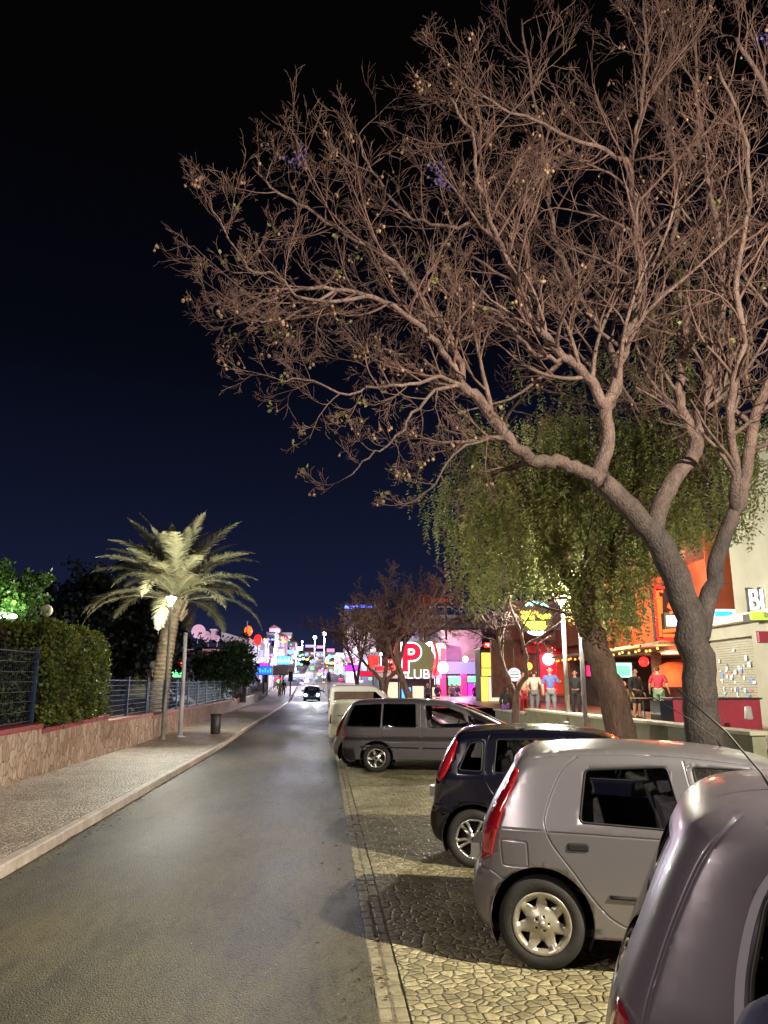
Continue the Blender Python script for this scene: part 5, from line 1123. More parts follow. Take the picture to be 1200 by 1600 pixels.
# ------------------------------------------------------------------ light cars further along the row
hb = make_car(dict(PUNTO, paint='white_paint', antenna=None, inner=False, glass='tinted_glass'), 'hatchback_car', 'white hatchback tail showing just left of the grey minivan', G_CARS); hb.location = (at(527,1140,20.6).x, 21.6, gz(21.6)); hb.rotation_euler = (0,0,radians(-8))
vb = make_car(dict(VAN, inner=False, glass='tinted_glass'), 'panel_van', 'cream panel van with a black side strip behind the grey minivan', G_CARS, 'van'); vb.location = (at(518,1110,26.5).x, 27.2, gz(27.2)); vb.rotation_euler = (0,0,radians(-7)); vb.scale = (1,1,.81)
tk = copy_tree(vb, None, {'cream_paint': MT['white_paint']}); tk['label'] = 'taller pale van, second beyond the minivan, with a brown band at the windows'; tk.location = (at(516,1085,34).x, 35.5, gz(35.5)); tk.scale = (.84,1,1.03)
mb = MB(); mb.box(.35, 2.4, -.905, -.86, 1.25, 1.62); mb.build('window_band', MT['brown_wood'], tk, bevel=.02)
CL = [('white_paint','small white hatchback, third light car beyond the cream van'), ('blue_car_paint','blue hatchback near the far end of the parking row'), ('van_grey_paint','grey hatchback parked under the reddish far tree'), ('cream_paint','cream hatchback farthest along the parking row')]
for i, (pm, lab) in enumerate(CL):
    y = 40+i*4.6; c = copy_tree(hb, None, {'white_paint': MT[pm]}); c.location = (.85+.1*i, y, gz(y)); c['label'] = lab; c['group'] = G_CARS; c.rotation_euler = (0,0,radians(-4))
# oncoming car with its headlights on
oc = copy_tree(hb, None, {'white_paint': MT['blue_car_paint']}); y = 77; xc = at(487,1088,77).x; oc['label'] = 'oncoming car on the road with both headlights on'; oc['group'] = 'vehicles moving on the road'; oc.rotation_euler = (0,0,-pi/2); oc.location = (xc, y+3.8, gz(y+2))
for s in (-1, 1):
    mb = MB(); mb.lathe([(.001,-.05),(.12,-.03),(.13,0),(.11,.05)], (0,0,0), n=16, axis='Y'); h = mb.build('headlight', MT['lamp_white'], oc); h.location = (3.86, s*.60, .62); h.rotation_euler = (0,0,pi/2)
    l = bpy.data.lights.new('headlight_beam', 'SPOT'); l.energy = 700; l.color = (.75,.92,1); l.spot_size = radians(70); l.spot_blend = .7; l.shadow_soft_size = .08; o = bpy.data.objects.new('headlight_beam', l); C.objects.link(o); o.parent = oc; o.location = (3.98, s*.60, .62); o.rotation_euler = (0, -radians(86), 0)

# strings of small bulbs under the eaves of the bar street
for (x0, y0, z0, x1, y1, z1, n, m_, lab) in ((12.05,27.5,3.42,12.05,41,3.42,26,'neon_gold','string of gold bulbs along the awning of the orange bar'), (11.85,41.9,4.5,11.85,53,4.5,18,'neon_red','string of red bulbs along the brown eave of the low bar'),
    (at(698,1054,61).x,60.9,at(0,1054.5,61).z,at(746,1054,61).x,60.9,at(0,1054.5,61).z,14,'neon_magenta','string of magenta bulbs under the lilac fascia'), (at(588,1041,60).x,60.1,at(0,1040,60).z,at(668,1041,60).x,60.1,at(0,1040,60).z,18,'neon_red','string of red bulbs on the edge of the club canopy')):
    t = Thing('light_string', (x0,y0,z0), lab, 'string lights'); mb = MB(); P_ = [Vector((x0+(x1-x0)*i/40, y0+(y1-y0)*i/40, z0-.06*abs(sin(i*pi/5)))) for i in range(41)]; mb.tube(P_, .008, 4); t.part('cable', mb, MT['dark_metal']); mb = MB()
    for k in range(n): p = P_[int(40*(k+.5)/n)]; mb.ball(p-Vector((0,0,.06)), .055, 6)
    t.part('bulbs', mb, MT[m_], True)

def front(a, b, c, d, Y, m_, label, frame=True, inner=None):
    p0, p1 = at(a,d,Y), at(c,b,Y); t = Thing('shop_sign', p0, label, 'sign'); t.part('panel', panel(MB(), p0, p1, .12), m_, bevel=.03)
    t.part('surround', panel(MB(), p0+Vector((-.07,.13,-.07)), p1+Vector((.07,.13,.07)), .06), MT['dark_metal'])
    if inner:
        mb = MB(); w, h = p1.x-p0.x, p1.z-p0.z
        for k in range(7): x = p0.x+w*(.08+.12*k); mb.box(x, x+w*.08, Y-.04, Y-.003, p0.z+h*.25, p0.z+h*(.5+.25*((k*3) % 2)))
        t.part('blocks', mb, inner)
    t.part('bracket', panel(MB(), Vector(((p0.x+p1.x)/2-.04, Y+.2, p1.z)), Vector(((p0.x+p1.x)/2+.04, Y+.2, p1.z+.35)), .06), MT['dark_metal'])
front(757,1012,781,1004,45, MT['neon_red'], 'narrow red sign above the gold kiosk', inner=MT['sign_white'])
front(884,1030,905,1052,42.5, MT['lit_cream'], 'cream lit menu board right of the red doorway', inner=MT['brown_wood'])
front(918,1040,940,1056,40.5, MT['neon_pink'], 'pink glowing sign deep in the bar left of the leaning trunk')
front(810,1056,822,1085,41, MT['neon_orange'], 'upright orange glowing panel right of the round white sign')
front(603,1030,622,1038,59.5, MT['neon_red'], 'small red sign above the club canopy', inner=MT['sign_white'])
front(540,1040,560,1048,90, MT['neon_magenta'], 'magenta strip sign among the far tree trunks')
front(563,1049,585,1056,88, MT['sign_crimson'], 'low crimson sign behind the pale vans')
front(497,1046,512,1051,118, MT['lit_pink'], 'pink strip sign right above the oncoming car')
# ------------------------------------------------------------------ far street: buildings, signs, lamps on the rising ground
WL = [MT[k] for k in ('lit_cream','lit_lilac','lit_pink','lit_white','lit_blue')]
mat('far_lilac', (.50,.44,.62), .8, var=.2, vscale=.3); mat('far_white', (.55,.52,.52), .8, var=.2, vscale=.3); mat('far_pink', (.5,.33,.38), .8, var=.2, vscale=.3); mat('far_grey', (.22,.22,.26), .8, var=.2, vscale=.3); mat('roof_tiles', (.14,.05,.045), .8, var=.3, vscale=3)
rf = random.Random(77)
def town_house(px0, px1, pyt, Y, wm, label, roof='flat', cols=None, rows=None, extra=None, group='houses far up the lit street', depth=9):
    p0, p1 = at(px0, 1075, Y), at(px1, pyt, Y); z0 = gz(Y)-1.0; H = p1.z; w = p1.x-p0.x
    t = Thing('town_house', (p0.x, Y, gz(Y)), label, 'building', group); t.bx('wall', p0.x, p1.x, Y, Y+depth, z0, H, wm)
    if roof == 'flat': t.bx('parapet', p0.x-.12, p1.x+.12, Y-.12, Y+depth, H+.003, H+.3, MT['far_white'])
    else:
        mb = MB(); a, b = p0.x-.3, p1.x+.3; m_ = (a+b)/2; hh = w*.22+.4
        mb.add([(a,Y-.3,H+.003),(b,Y-.3,H+.003),(m_,Y-.3,H+hh),(a,Y+depth,H+.003),(b,Y+depth,H+.003),(m_,Y+depth,H+hh)], [(0,1,2),(3,5,4),(0,2,5,3),(1,4,5,2),(0,3,4,1)]); t.part('roof', mb, MT['roof_tiles'])
    cols = cols or max(2, int(w/2.2)); nf = rows or max(1, int((H-gz(Y))/3.0)); fh = (H-gz(Y))/nf
    for i in range(nf):
        for j in range(cols):
            x = p0.x+w*(j+.5)/cols; z = gz(Y)+fh*(i+.35); lit = rf.random() < .7; ww = w/cols*.28; m_ = rf.choice(WL) if lit else MT['window_dark']
            t.bx('window', x-ww, x+ww, Y-.05, Y-.005, z, z+fh*.42, m_)
        if i: t.bx('balcony', p0.x+.1, p1.x-.1, Y-1.0, Y-.06, gz(Y)+fh*i-.1, gz(Y)+fh*i+.75 if i % 2 else gz(Y)+fh*i+.05, MT['far_white'])
    t.bx('shop_sign', p0.x+w*.1, p1.x-w*.1, Y-.3, Y-.06, gz(Y)+2.5, gz(Y)+3.3, extra or rf.choice([MT['lit_pink'],MT['lit_lilac'],MT['lit_blue'],MT['neon_magenta'],MT['sign_white']]))
    return t
TH = [(392,414,1003,118,'far_white','cream-white flat house with pale windows left of the blue sign','flat'), (414,430,990,135,'far_lilac','lilac house with a flat roof above the aqua sign','flat'), (428,446,994,150,'far_pink','pinkish gabled house right above the aqua sign','gable'),
 (446,462,1003,165,'far_white','white house just left of the road end','gable'), (461,474,1012,200,'far_grey','grey house far off in the middle of the road end','flat'), (474,492,1018,240,'far_pink','pale pink row house at the very end of the road','gable'), (492,508,1020,225,'far_lilac','lilac row house under the two round lamps','flat'),
 (508,524,1022,180,'far_lilac','purple-lit house with blue shop light right of the road','flat'), (522,545,1026,140,'far_white','low white shop right of the road with a blue fascia','flat'), (540,566,1020,115,'far_pink','pink-lit shop block behind the far bare trees','flat'), (563,592,1022,98,'far_lilac','lilac shop block next to the small red sign','flat'),
 (380,396,1012,100,'far_grey','narrow grey house beside the tiled villa roof','flat'), (402,420,1040,92,'far_white','low white house behind the blue sign','flat'), (418,436,982,210,'far_pink','pink hilltop house highest above the left pavement','gable'), (438,456,990,230,'far_white','white hilltop house right of the highest pink one','flat')]
for a, b, t_, Y, m_, lab, rf_ in TH: town_house(a, b, t_, Y, MT[m_], lab, rf_)
# tower with blue neon crown behind the trees
p0, p1 = at(538,1060,170), at(588,952,170); t = Thing('tower_block', (p0.x,170,gz(170)), 'dark tower block crowned with a blue neon strip', 'building'); t.bx('wall', p0.x, p1.x, 170, 182, gz(170)-1, p1.z, MT['dark_render'])
mb = MB(); q = [at(539+i*48/10, 948+(1.2*sin(i*.9)), 169.8) for i in range(11)]; mb.tube(q, .32, 6); t.part('neon_strip', mb, MT['neon_blue'], True)
for i in range(5):
    for j in range(5):
        x = p0.x+(p1.x-p0.x)*(j+.5)/5; z = p1.z-3-i*3.4; t.bx('window', x-.6, x+.6, 169.9, 169.99, z, z+1.5, rf.choice([MT['window_dark'],MT['window_dark'],MT['lit_lilac'],MT['lit_cream']]))
# signs along the road
def board(a, b, c, d, Y, m, label, name='shop_sign', post=True, dots=None, grp=None):
    p0, p1 = at(a,d,Y), at(c,b,Y); t = Thing(name, ((p0.x+p1.x)/2, Y, gz(Y)), label, 'sign', grp); t.part('board', panel(MB(), p0, p1, .2), m, bevel=.04)
    t.part('back_frame', panel(MB(), p0+Vector((-.06,.21,-.06)), p1+Vector((.06,.21,.06)), .06), MT['dark_metal'])
    if dots:
        mb = MB(); n = 6
        for i in range(n): x = p0.x+(p1.x-p0.x)*(i+.5)/n; mb.box(x-.18*(p1.x-p0.x)/n*1.4, x+.18*(p1.x-p0.x)/n*1.4, Y-.06, Y-.004, p0.z+(p1.z-p0.z)*.25, p0.z+(p1.z-p0.z)*(.55+.2*(i % 2)))
        t.part('lettering_blocks', mb, dots)
    if post: x = (p0.x+p1.x)/2; t.bx('post', x-.07, x+.07, Y+.05, Y+.19, gz(Y)-.3, p0.z-.003, MT['dark_metal'])
    return t
glow('deep_blue', (.02,.10,.6), 1.6)
board(400,1041,425,1054,88, MT['deep_blue'], 'blue light box sign at the end of the garden wall', dots=MT['panel_blue']); board(433,1025,453,1038,105, MT['panel_blue'], 'bright aqua-blue light box above the pavement end', dots=MT['neon_cyan'])
board(427,1040,449,1054,86, MT['white_plaster'], 'unlit pale notice board right of the blue light box'); board(451,1050,457,1064,84, MT['dark_metal'], 'dark traffic signal head on a post at the road corner', name='traffic_signal')
board(268,1033,287,1041,48, MT['neon_orange'], 'small orange light box glimpsed behind the palm trunk'); board(268,1047,288,1058,47.5, MT['lit_green'], 'green pharmacy-style light box behind the white pole', post=False)
board(452,1058,462,1062,120, MT['lit_blue'], 'small blue strip light beside the traffic signal'); board(466,1058,476,1061,115, MT['lit_lilac'], 'lilac strip light left of the oncoming car')
LC = ['lit_cream','lit_lilac','lit_pink','lit_white','lit_blue','neon_blue','neon_pink','neon_cyan','neon_gold','lit_green','sign_white']; rg = random.Random(5)
for i in range(440):   # small coloured shop lamps, each on its own bracket, along the far street
    a = rg.choice([rg.uniform(385,470), rg.uniform(400,600), rg.uniform(500,600), rg.uniform(455,540)]); Y = rg.uniform(88,215); b = 1066-rg.random()**1.2*(72 if a < 455 else 44)
    p = at(a,b,Y)
    if p.z < gz(Y)+1.0: continue
    mk = rg.choice(LC); cn = dict(lit_cream='cream', lit_lilac='pale lilac', lit_pink='pink', lit_white='cool white', lit_blue='light blue', neon_blue='deep blue', neon_pink='crimson pink', neon_cyan='cyan', neon_gold='gold', lit_green='green', sign_white='bright white')[mk]
    sd = 'up the hill left of the road end' if a < 470 else 'over the road end' if a < 520 else 'behind the far bare trees'
    o = empty('shop_lamp', p, 0, f'small {cn} shop lamp on a bracket {sd}', 'lamp', f'{cn} shop lamps {sd}'); mb = MB(); s = rg.uniform(.12,.32); mb.ball((0,0,0), s, 8, sz=rg.uniform(.5,1)); mb.build('bulb', MT[mk], o, True)
    mb = MB(); mb.box(-.02,.02,-.02,.02,s*.5,s+.35); mb.build('bracket', MT['dark_metal'], o)
for y, x, c, e_, h_, lab in ((94,-7.5,(.8,.75,1),6000,3.6,'low globe lamp in front of the cream flat house'),(112,8,(.9,.7,1),11000,3.8,'globe lamp by the pink-lit shop block'),(135,-5,(.75,.7,1),12000,3.4,'globe lamp below the lilac flat house'),(165,7,(1,.75,.9),15000,4.2,'globe lamp before the purple-lit house'),(205,-6,(.85,.75,1),20000,4.6,'farthest globe lamp, by the grey house')):
    street_lamp(x, y, gz(y), h_, e_, lab, 'lamps on the rising road', c, 'globe')
# ------------------------------------------------------------------ left side: villa with dishes, garden lamp, bits behind the fence
V = Thing('villa', (-12,60,.4), 'low villa with white eaves and satellite dishes on its roof, behind the rounded tree', 'house')
p0, p1 = at(296,1075,60), at(380,1022,60); V.part('wall', panel(MB(), p0, p1, 8), MT['far_grey']); e0, e1 = at(286,1021,59.3), at(343,1015,59.3); V.part('eave', panel(MB(), e0, e1, 9), MT['far_white'])
mb = MB(); a, b, z0, z1 = at(288,1014,59), at(378,1014,59), at(0,1014.5,59).z, at(0,1003,59).z; mb.add([(a.x,59,z0),(b.x,59,z0),(b.x-1,64,z1),(a.x+1,64,z1)], [(0,1,2,3)]); mb.add([(a.x,59,z0-.12),(b.x,59,z0-.12),(b.x,68,z0-.12),(a.x,68,z0-.12)], [(3,2,1,0)]); mb.add([(a.x,59,z0-.12),(b.x,59,z0-.12),(b.x,59,z0),(a.x,59,z0)], [(0,1,2,3)]); V.part('roof', mb, MT['roof_tiles'])
g0 = [at(346,987,62), at(380,997,62), at(380,1001,62), at(346,1003,62)]; mb = MB(); mb.add(g0+[q+Vector((0,3,0)) for q in g0], [(0,1,2,3)[::-1],(4,5,6,7),(0,4,5,1),(1,5,6,2),(2,6,7,3),(3,7,4,0)]); V.part('roof_gable', mb, MT['far_white'])
for a, b, r_, rz, lab in ((310,987,.55,.5,'largest satellite dish, leftmost on the villa roof'), (323,995,.42,-.3,'middle satellite dish tilted beside the largest one'), (339,998,.26,.2,'smallest satellite dish at the right of the villa roof')):
    p = at(a,b,60); t = empty('satellite_dish', p, rz-.2, lab, 'satellite dish', 'satellite dishes on the villa roof'); mb = MB(); mb.lathe([(.001,.12),(r_*.5,.09),(r_*.85,.02),(r_,-.06),(r_*.86,.0),(r_*.5,.07)], (0,0,0), n=20, axis='Y'); mb.build('reflector', MT['far_pink'], t, True)
    mb = MB(); mb.tube([(0,.1,0),(0,.25,-.2),(0,.25,-(p.z-z0)+.3)], .03, 6); mb.build('mast', MT['galvanised'], t); mb = MB(); mb.tube([(0,.0,-r_*.8),(0,-.45,-.1)], .015, 5); mb.box(-.04,.04,-.52,-.42,-.14,-.04); mb.build('feed_arm', MT['dark_metal'], t)
vt = Thing('chimney_block', at(333,990,61), 'small pale chimney block between the dishes on the villa roof', 'chimney'); p0, p1 = at(329,1001,61), at(337,985,61); vt.part('stack', panel(MB(), p0, p1, .8), MT['far_pink']); vt.part('cap', panel(MB(), p0+Vector((-.08,-.08,p1.z-p0.z)), p1+Vector((.08,-.08,.1)), .96), MT['far_white'])
p0, p1 = at(378,1016,80), at(389,996,80); t = Thing('stair_tower', (p0.x,80,gz(80)), 'small cream stair tower with a mast and orange and red lights on top', 'building'); t.bx('wall', p0.x, p1.x, 80, 84, gz(80), p1.z, MT['far_white']); t.bx('mast', p0.x+.3, p0.x+.42, 80.5, 80.6, p1.z+.003, p1.z+1.7, MT['galvanised'])
for a, b, m_, lab in ((388,986,'neon_orange','orange rooftop flag light beside the mast'), (403,1000,'neon_red','red round rooftop light right of the orange one')): q = at(a,b,81); tt = Thing('roof_light', q, lab, 'lamp'); mb = MB(); mb.ball(q, .42, 10, sz=1.3); tt.part('lens', mb, MT[m_], True); tt.bx('stalk', q.x-.04, q.x+.04, 80.97, 81.03, q.z-1.6, q.z-.5, MT['dark_metal'])
# lamp with an unlit globe over the hedge
gl = at(72,955,25); t = Thing('garden_lamp', (gl.x,25,.2), 'garden lamp with a dull unlit globe above the hedge', 'garden lamp'); mb = MB(); mb.tube([(gl.x,25,.2),(gl.x,25,gl.z-.25)], .045, 8); t.part('post', mb, mat('rust_post', (.16,.07,.05), .7, var=.3))
mb = MB(); mb.ball((gl.x,25,gl.z+.02), .20, 14); t.part('globe', mb, MT['white_cap'], True); mb = MB(); mb.tube([(gl.x-.3,25,gl.z-.22),(gl.x,25,gl.z-.25),(gl.x+.3,25,gl.z-.22),(gl.x+.33,25,gl.z-.38)], .022, 6); t.part('cross_arm', mb, MT['dark_metal'], True)
for a, b, s, lab in ((6,963,.20,'larger white floodlight at the left edge under the green tree'), (20,963,.12,'smaller white floodlight under the green tree')):
    p = at(a,b,23); t = empty('floodlight', p, 0, lab, 'floodlight', 'floodlights in the left garden'); mb = MB(); mb.ball((0,0,0), s, 10, sz=.55); mb.build('lens', MT['lamp_soft'], t, True); mb = MB(); mb.tube([(0,.1,-.05),(0,.12,-p.z+.2)], .035, 6); mb.build('post', MT['dark_metal'], t); point('flood_light', (0,-.1,.35), 34, (.75,1,.55), .1, t)
# garden furniture and planters seen past the hedge
t = Thing('pedestal', at(237,1070,37), 'white tapering stone pedestal behind the fence left of the palm', 'pedestal'); p = at(237,1085,37); zt = at(237,1046,37).z; mb = MB(); mb.lathe([(.001,0),(.42,0),(.40,.15),(.30,.2),(.24,zt-p.z-.2),(.36,zt-p.z-.1),(.36,zt-p.z),(.001,zt-p.z)], p, n=4); t.part('shaft', mb, MT['white_plaster']); mb = MB(); mb.ball(p+Vector((0,0,zt-p.z+.2)), .2, 10); t.part('finial', mb, MT['white_plaster'], True)
t = Thing('garden_steps', at(200,1070,36), 'white garden stair treads stacked behind the clipped hedge', 'steps'); 
for k in range(4): z = at(200,1078-k*12,36).z; c = at(202,0,36); t.bx('tread', c.x-.6, c.x+.5, 36+k*.3, 36.35+k*.3, z-.12, z, MT['white_plaster'], .02)
t = Thing('planter_box', at(220,1085,34), 'low pale planter box behind the mesh fence', 'planter'); p0, p1 = at(196,1090,35), at(250,1072,35); t.part('box', panel(MB(), p0, p1, .8), MT['olive_render'], bevel=.02); mb = MB()
for k in range(500): q = Vector((rg.uniform(p0.x,p1.x), 35+rg.uniform(0,.8), p1.z+rg.uniform(-.05,.35))); leaf(mb, q, .16, rg)
t.part('plants', mb, MT['hedge_leaves'], kind='stuff')
lc = make_car(dict(PUNTO, paint='navy_paint', antenna=None, inner=False, glass='tinted_glass'), 'hatchback_car', 'dark car roof behind the fence, between hedge and palm', None); lc.location = (-12.2, 31, .0); lc.rotation_euler = (0,0,radians(-8))
for i, (a, lab) in enumerate(((350,'grey parked car behind the fence under the rounded tree'), (368,'pale parked car at the far end of the fenced yard'))):
    y = 48+i*8; c = copy_tree(hb, None, {'white_paint': MT['van_grey_paint' if i == 0 else 'cream_paint']}); p = at(a,1075,y); c.location = (-11.6-1.2*i, y, .2+gz(y)*.6); c['label'] = lab; c['group'] = 'cars parked in the fenced yard'
point('porch_light', (at(320,1040,58).x+12,-3.0,6.6), 500, (.95,.82,1), .15, V.o)
yw = Thing('yard_wall', (-20,58,.2), 'pale grey yard wall with pilasters behind the fenced parking', 'wall'); p0, p1 = at(276,1098,58), at(385,1068,58); yw.part('panel', panel(MB(), p0, p1, .25), MT['far_grey'])
for k in range(9): a = 280+k*12; yw.part('pilaster', panel(MB(), at(a,1098,57.8), at(a+1.6,1066,57.8), .19), MT['white_plaster'])
# litter bin
p = at(337,1134,31.5); zb = .125+gz(31.5); t = empty('litter_bin', (p.x,31.5,zb), 0, 'black litter bin on the pavement against the stone wall', 'litter bin'); mb = MB(); mb.lathe([(.001,0),(.17,0),(.19,.05),(.21,.70),(.19,.72),(.18,.70),(.001,.55)], n=20); mb.build('drum', MT['dark_metal'], t, True); mb = MB(); mb.lathe([(.22,.70),(.235,.72),(.22,.76),(.20,.75)], n=20); mb.build('rim', MT['black_plastic'], t, True)
# manhole / drain covers, kept as things
for a, b, w, lab in ((232,1418,.0,''),):
    pass
# ------------------------------------------------------------------ people
for k, c in (('skin_light', (.55,.32,.24)), ('skin_tan', (.40,.22,.15)), ('hair_dark', (.02,.014,.01)), ('hair_brown', (.08,.045,.025)), ('shirt_red', (.40,.025,.05)), ('shorts_green', (.17,.27,.16)), ('shirt_blue', (.07,.10,.26)), ('shirt_white', (.42,.38,.32)), ('cloth_black', (.02,.02,.024)), ('cloth_grey', (.12,.12,.13)), ('cloth_olive', (.16,.15,.06)), ('jacket_navy', (.025,.027,.07)), ('cloth_purple', (.14,.07,.35)), ('shoe_dark', (.03,.025,.025)), ('cloth_cream', (.5,.42,.30))): mat(k, c, .75 if 'skin' not in k else .5, var=.15, vscale=9, bump=.15, bscale=14)
def skin(name, V_, E_, m, parent, sub=2):
    me = bpy.data.meshes.new(name); bm = bmesh.new(); ly = bm.verts.layers.skin.verify(); vs = [bm.verts.new(v[0]) for v in V_]; bm.verts.ensure_lookup_table()
    for a, b in E_: bm.edges.new((vs[a], vs[b]))
    for i, v in enumerate(vs): rr_ = V_[i][1]; v[ly].radius = rr_ if hasattr(rr_, '__len__') else (rr_, rr_); v[ly].use_root = (i == 0)
    bm.to_mesh(me); bm.free(); me.materials.append(m); o = bpy.data.objects.new(name, me); C.objects.link(o); o.parent = parent
    sk = o.modifiers.new('skin', 'SKIN'); sk.use_smooth_shade = True; sk.branch_smoothing = .4; sb = o.modifiers.new('sub', 'SUBSURF'); sb.levels = sb.render_levels = sub; return o
def person(x, y, z, rz, label, skin_m='skin_tan', top='shirt_blue', bottom='cloth_grey', hair='hair_dark', h=1.74, sit=False, arms=((.26,.03,1.14),(.27,-.10,.90)), arms2=None, long=True, group=None, jacket=0, female=False, stride=.0, shorts=False, lean=0):
    r = empty('person', (x,y,z), rz, label, 'person', group); s = h/1.75; r.scale = (s,s,s); dz = -.42 if sit else 0
    V_ = []; E_ = []
    def v(p, rad, par=None): V_.append((Vector(p), rad)); i = len(V_)-1; (E_.append((par, i)) if par is not None else None); return i
    P0 = (0,0,.95+dz); pel = v(P0, (.135,.105)); wst = v((0,lean*.3,1.10+dz), (.125,.095), pel); ch = v((0,lean*.6-.01,1.30+dz), (.155,.11), wst); nb = v((0,lean,1.44+dz), (.08,.07), ch); nk = v((0,lean-.01,1.50+dz), .052, nb); jw = v((0,lean-.035,1.575+dz), (.065,.075), nk); hd = v((0,lean-.02,1.645+dz), (.076,.092), jw); tp = v((0,lean-.005,1.72+dz), (.05,.062), hd)
    v((0,lean-.125,1.60+dz), .012, jw)
    legs = []; arm = []
    for sd in (-1, 1):
        hp = v((sd*.095,0,.90+dz), .092, pel)
        st = stride*sd
        if sit: kn = v((sd*.12,-.44,.52), .062, hp); an = v((sd*.12,-.44,.10), .042, kn)
        else: kn = v((sd*.11,-.02+st*.5,.50), .062, hp); an = v((sd*.12,.03+st,.09), .042, kn)
        a_ = V_[an][0]; to = v((a_.x+sd*.02, a_.y-.15, .035), (.040,.028), an); v((a_.x, a_.y+.05, .035), .032, an); legs.append((hp, kn, an, to))
        sh = v((sd*.185,lean,1.405+dz), .062, ch); A = (arms2 if (arms2 and sd > 0) else arms); el = v((sd*A[0][0],A[0][1],A[0][2]+dz), .043, sh); wr = v((sd*A[1][0],A[1][1],A[1][2]+dz), .030, el); d = (V_[wr][0]-V_[el][0]).normalized(); pm = v(V_[wr][0]+d*.06, (.036,.022), wr)
        q = V_[pm][0]; sx_ = d.cross(Vector((1,0,0))).normalized()
        for k, (off, L_) in enumerate(((-.027,.065),(-.009,.078),(.009,.072),(.026,.055))):
            f1 = v(q+sx_*off*1.1+d*(.03+L_*.5), .0085, pm); v(V_[f1][0]+(d*.8+Vector((-sd*.5,0,0))).normalized()*L_*.5, .0075, f1)
        t1 = v(q+Vector((0,-.035,0))+d*.0, .0105, pm); v(V_[t1][0]+d*.035+Vector((0,-.01,0)), .009, t1); arm.append((sh, el, wr))
    b = skin('body', V_, E_, MT[skin_m], r)
    def sub(name, ids, m, grow, edges):
        ix = {k: i for i, k in enumerate(ids)}; VV = [(V_[k][0], tuple(g_+grow for g_ in (V_[k][1] if hasattr(V_[k][1], '__len__') else (V_[k][1],)*2))) for k in ids]; return skin(name, VV, [(ix[a], ix[b]) for a, b in edges], m, r)
    g_ = .024+jacket; ids = [ch, wst, pel, nb]; ed = [(ch, wst), (wst, pel), (ch, nb)]
    for sh, el, wr in arm: ids += [sh, el]+([wr] if long else []); ed += [(ch, sh), (sh, el)]+([(el, wr)] if long else [])
    sub('jacket' if jacket else 'shirt', ids, MT[top], g_, ed)
    ids = [pel]; ed = []
    for hp, kn, an, to in legs: ids += [hp, kn]+([] if shorts else [an]); ed += [(pel, hp), (hp, kn)]+([] if shorts else [(kn, an)])
    sub('shorts' if shorts else 'trousers', ids, MT[bottom], .020, ed)
    for hp, kn, an, to in legs: a_ = V_[an][0]; mb = MB(); mb.box(a_.x-.045, a_.x+.045, a_.y-.19, a_.y+.085, 0, .085); mb.build('shoe', MT['shoe_dark'], r, bevel=.03)
    hv = [(Vector((0,lean+.03,1.55+dz-(.16 if female else 0))), (.07,.05)), (Vector((0,lean+.025,1.66+dz)), (.083,.088)), (Vector((0,lean+.0,1.725+dz)), (.070,.082))]; skin('hair', hv, [(0,1),(1,2)], MT[hair], r)
    mb = MB()
    for sd in (-1,1): mb.ball((sd*.032, lean-.112, 1.635+dz), .011, 8)
    mb.build('eyes', MT['hair_dark'], r, True); mb = MB()
    mb.tube([(-.025,lean-.108,1.562+dz),(0,lean-.116,1.558+dz),(.025,lean-.108,1.562+dz)], .006, 5); mb.build('mouth', MT['shirt_red'], r, True); mb = MB()
    for sd in (-1,1): mb.ball((sd*.083, lean-.01, 1.625+dz), .024, 8, sz=1.4)
    mb.build('ears', MT[skin_m], r, True)
    return r
def pp(a, Y): return at(a, 1075, Y).x
TZ = .9
person(pp(1029,26), 26, TZ, 2.6, 'person in a dark red T-shirt and green shorts standing on the terrace, seen from behind', 'skin_light', 'shirt_red', 'shorts_green', 'hair_brown', 1.80, long=False, shorts=True, arms=((.27,.03,1.15),(.30,-.12,.95)))
person(pp(993,27), 27, TZ, .4, 'person in black standing just left of the one in the red T-shirt', top='cloth_black', bottom='cloth_black', shorts=True)
person(pp(975,28.5), 28.5, TZ, .2, 'person sitting in an olive top under the aqua screen', 'skin_light', top='cloth_olive', bottom='cloth_black', hair='shirt_red', sit=True)
person(pp(860,27.5), 27.5, TZ, -.1, 'person in a blue short-sleeved shirt in front of the red doorway', top='shirt_blue', bottom='cloth_grey', h=1.80, long=False, arms2=((.30,.0,1.18),(.30,-.24,1.22)))
person(pp(835,29), 29, TZ, 2.9, 'person in a pale shirt left of the one in blue, back turned', top='shirt_white', bottom='cloth_grey', long=False)
person(pp(945,26), 26, TZ, .7, 'dark-dressed person standing between the lilac pole and the leaning trunk', 'skin_light', top='cloth_black', bottom='cloth_grey', female=True)
person(pp(899,30), 30, TZ, -.6, 'person in black between the two poles', top='cloth_black', bottom='cloth_black')
person(pp(790,33), 33, TZ-.2, 2.4, 'dark-haired person with a purple bag sitting left of the slender tree', top='cloth_black', bottom='cloth_purple', sit=True, female=True)
person(pp(817,31), 31, TZ, .5, 'person in a white and red top just right of the slender tree', top='cloth_cream', bottom='shirt_red', h=1.7)
person(at(437,1085,84).x, 84, gz(84)+.0, 3.0, 'person in cream clothes walking at the end of the left pavement', top='cloth_cream', bottom='cloth_cream')
person(at(443,1085,86).x, 86, gz(86), 2.8, 'dark-clothed person beside the one in cream at the pavement end', top='cloth_black', bottom='cloth_grey')
GP = 'people outside the club'
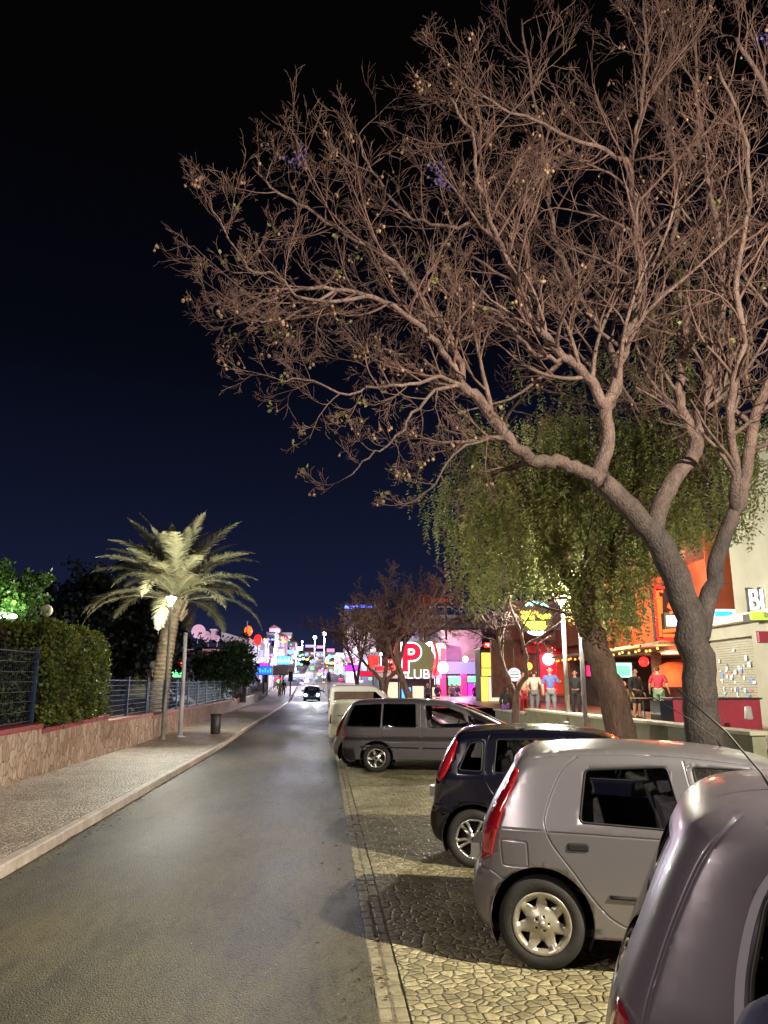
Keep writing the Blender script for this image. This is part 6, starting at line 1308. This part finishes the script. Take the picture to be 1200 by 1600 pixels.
for a, Y, top, bot, lab in ((668,58,'cloth_grey','cloth_black','person in grey below the club letters'), (684,59,'cloth_black','cloth_black','person in black left of the first pink pillar'), (706,58.5,'shirt_white','cloth_grey','person in white under the wider green screen'), (714,60,'cloth_black','cloth_grey','dark-clothed person under the wider green screen'), (742,59,'shirt_red','cloth_black','person in red by the purple window')):
    person(pp(a,Y), Y, gz(Y)+.15, .4, lab, top=top, bottom=bot, group=GP)
# companion in a padded jacket at the very edge
person(.95, 1.36, 0, pi-.1, 'person in a dark navy padded jacket, only the shoulder and arm inside the picture', top='jacket_navy', bottom='cloth_black', h=1.72, jacket=.035, arms=((.30,.06,1.12),(.30,-.10,.90)))
# bar furniture
for i, (a, Y) in enumerate(((1003,24.5),(960,30),(885,33))):
    x = pp(a, Y); t = empty('bar_table', (x,Y,TZ), 0, ['small table left of the person in the red T-shirt','small table behind the leaning trunk','small table between the two poles'][i], 'table', 'tables on the terrace'); mb = MB(); mb.lathe([(.001,.72),(.38,.72),(.38,.75),(.001,.75)], n=24); mb.build('tabletop', MT['bar_table'], t); mb = MB(); mb.lathe([(.24,0),(.24,.02),(.04,.05),(.035,.72)], n=14); mb.build('pedestal', MT['dark_metal'], t, True)

# fallen leaves and grit gathered along the gutter, kerb and between the cars
fl = MB(); rl = random.Random(8)
for k in range(1500):
    if k % 3 == 0: x = XK+.02+abs(rl.gauss(0,.12)); 
    elif k % 3 == 1: x = XR-rl.random()**3*.5+.1
    else: x = rl.uniform(.5,6.5)
    y = 4+rl.random()**1.6*30; z = gz(y)+.014+(.004 if x > XR else 0); s_ = rl.uniform(.012,.035); a = rl.random()*6.28; c_, n_ = cos(a)*s_, sin(a)*s_
    fl.add([(x-c_,y-n_,z),(x+n_*.4,y-c_*.4,z+rl.uniform(0,.012)),(x+c_,y+n_,z),(x-n_*.4,y+c_*.4,z+rl.uniform(0,.01))], [(0,1,2,3)])
o = fl.build('fallen_leaves', leafmat('fallen_leaf', (.10,.07,.035), (.20,.14,.06))); tag(o, 'small dry leaves and grit scattered along the gutter and the cobbles', kind='stuff')
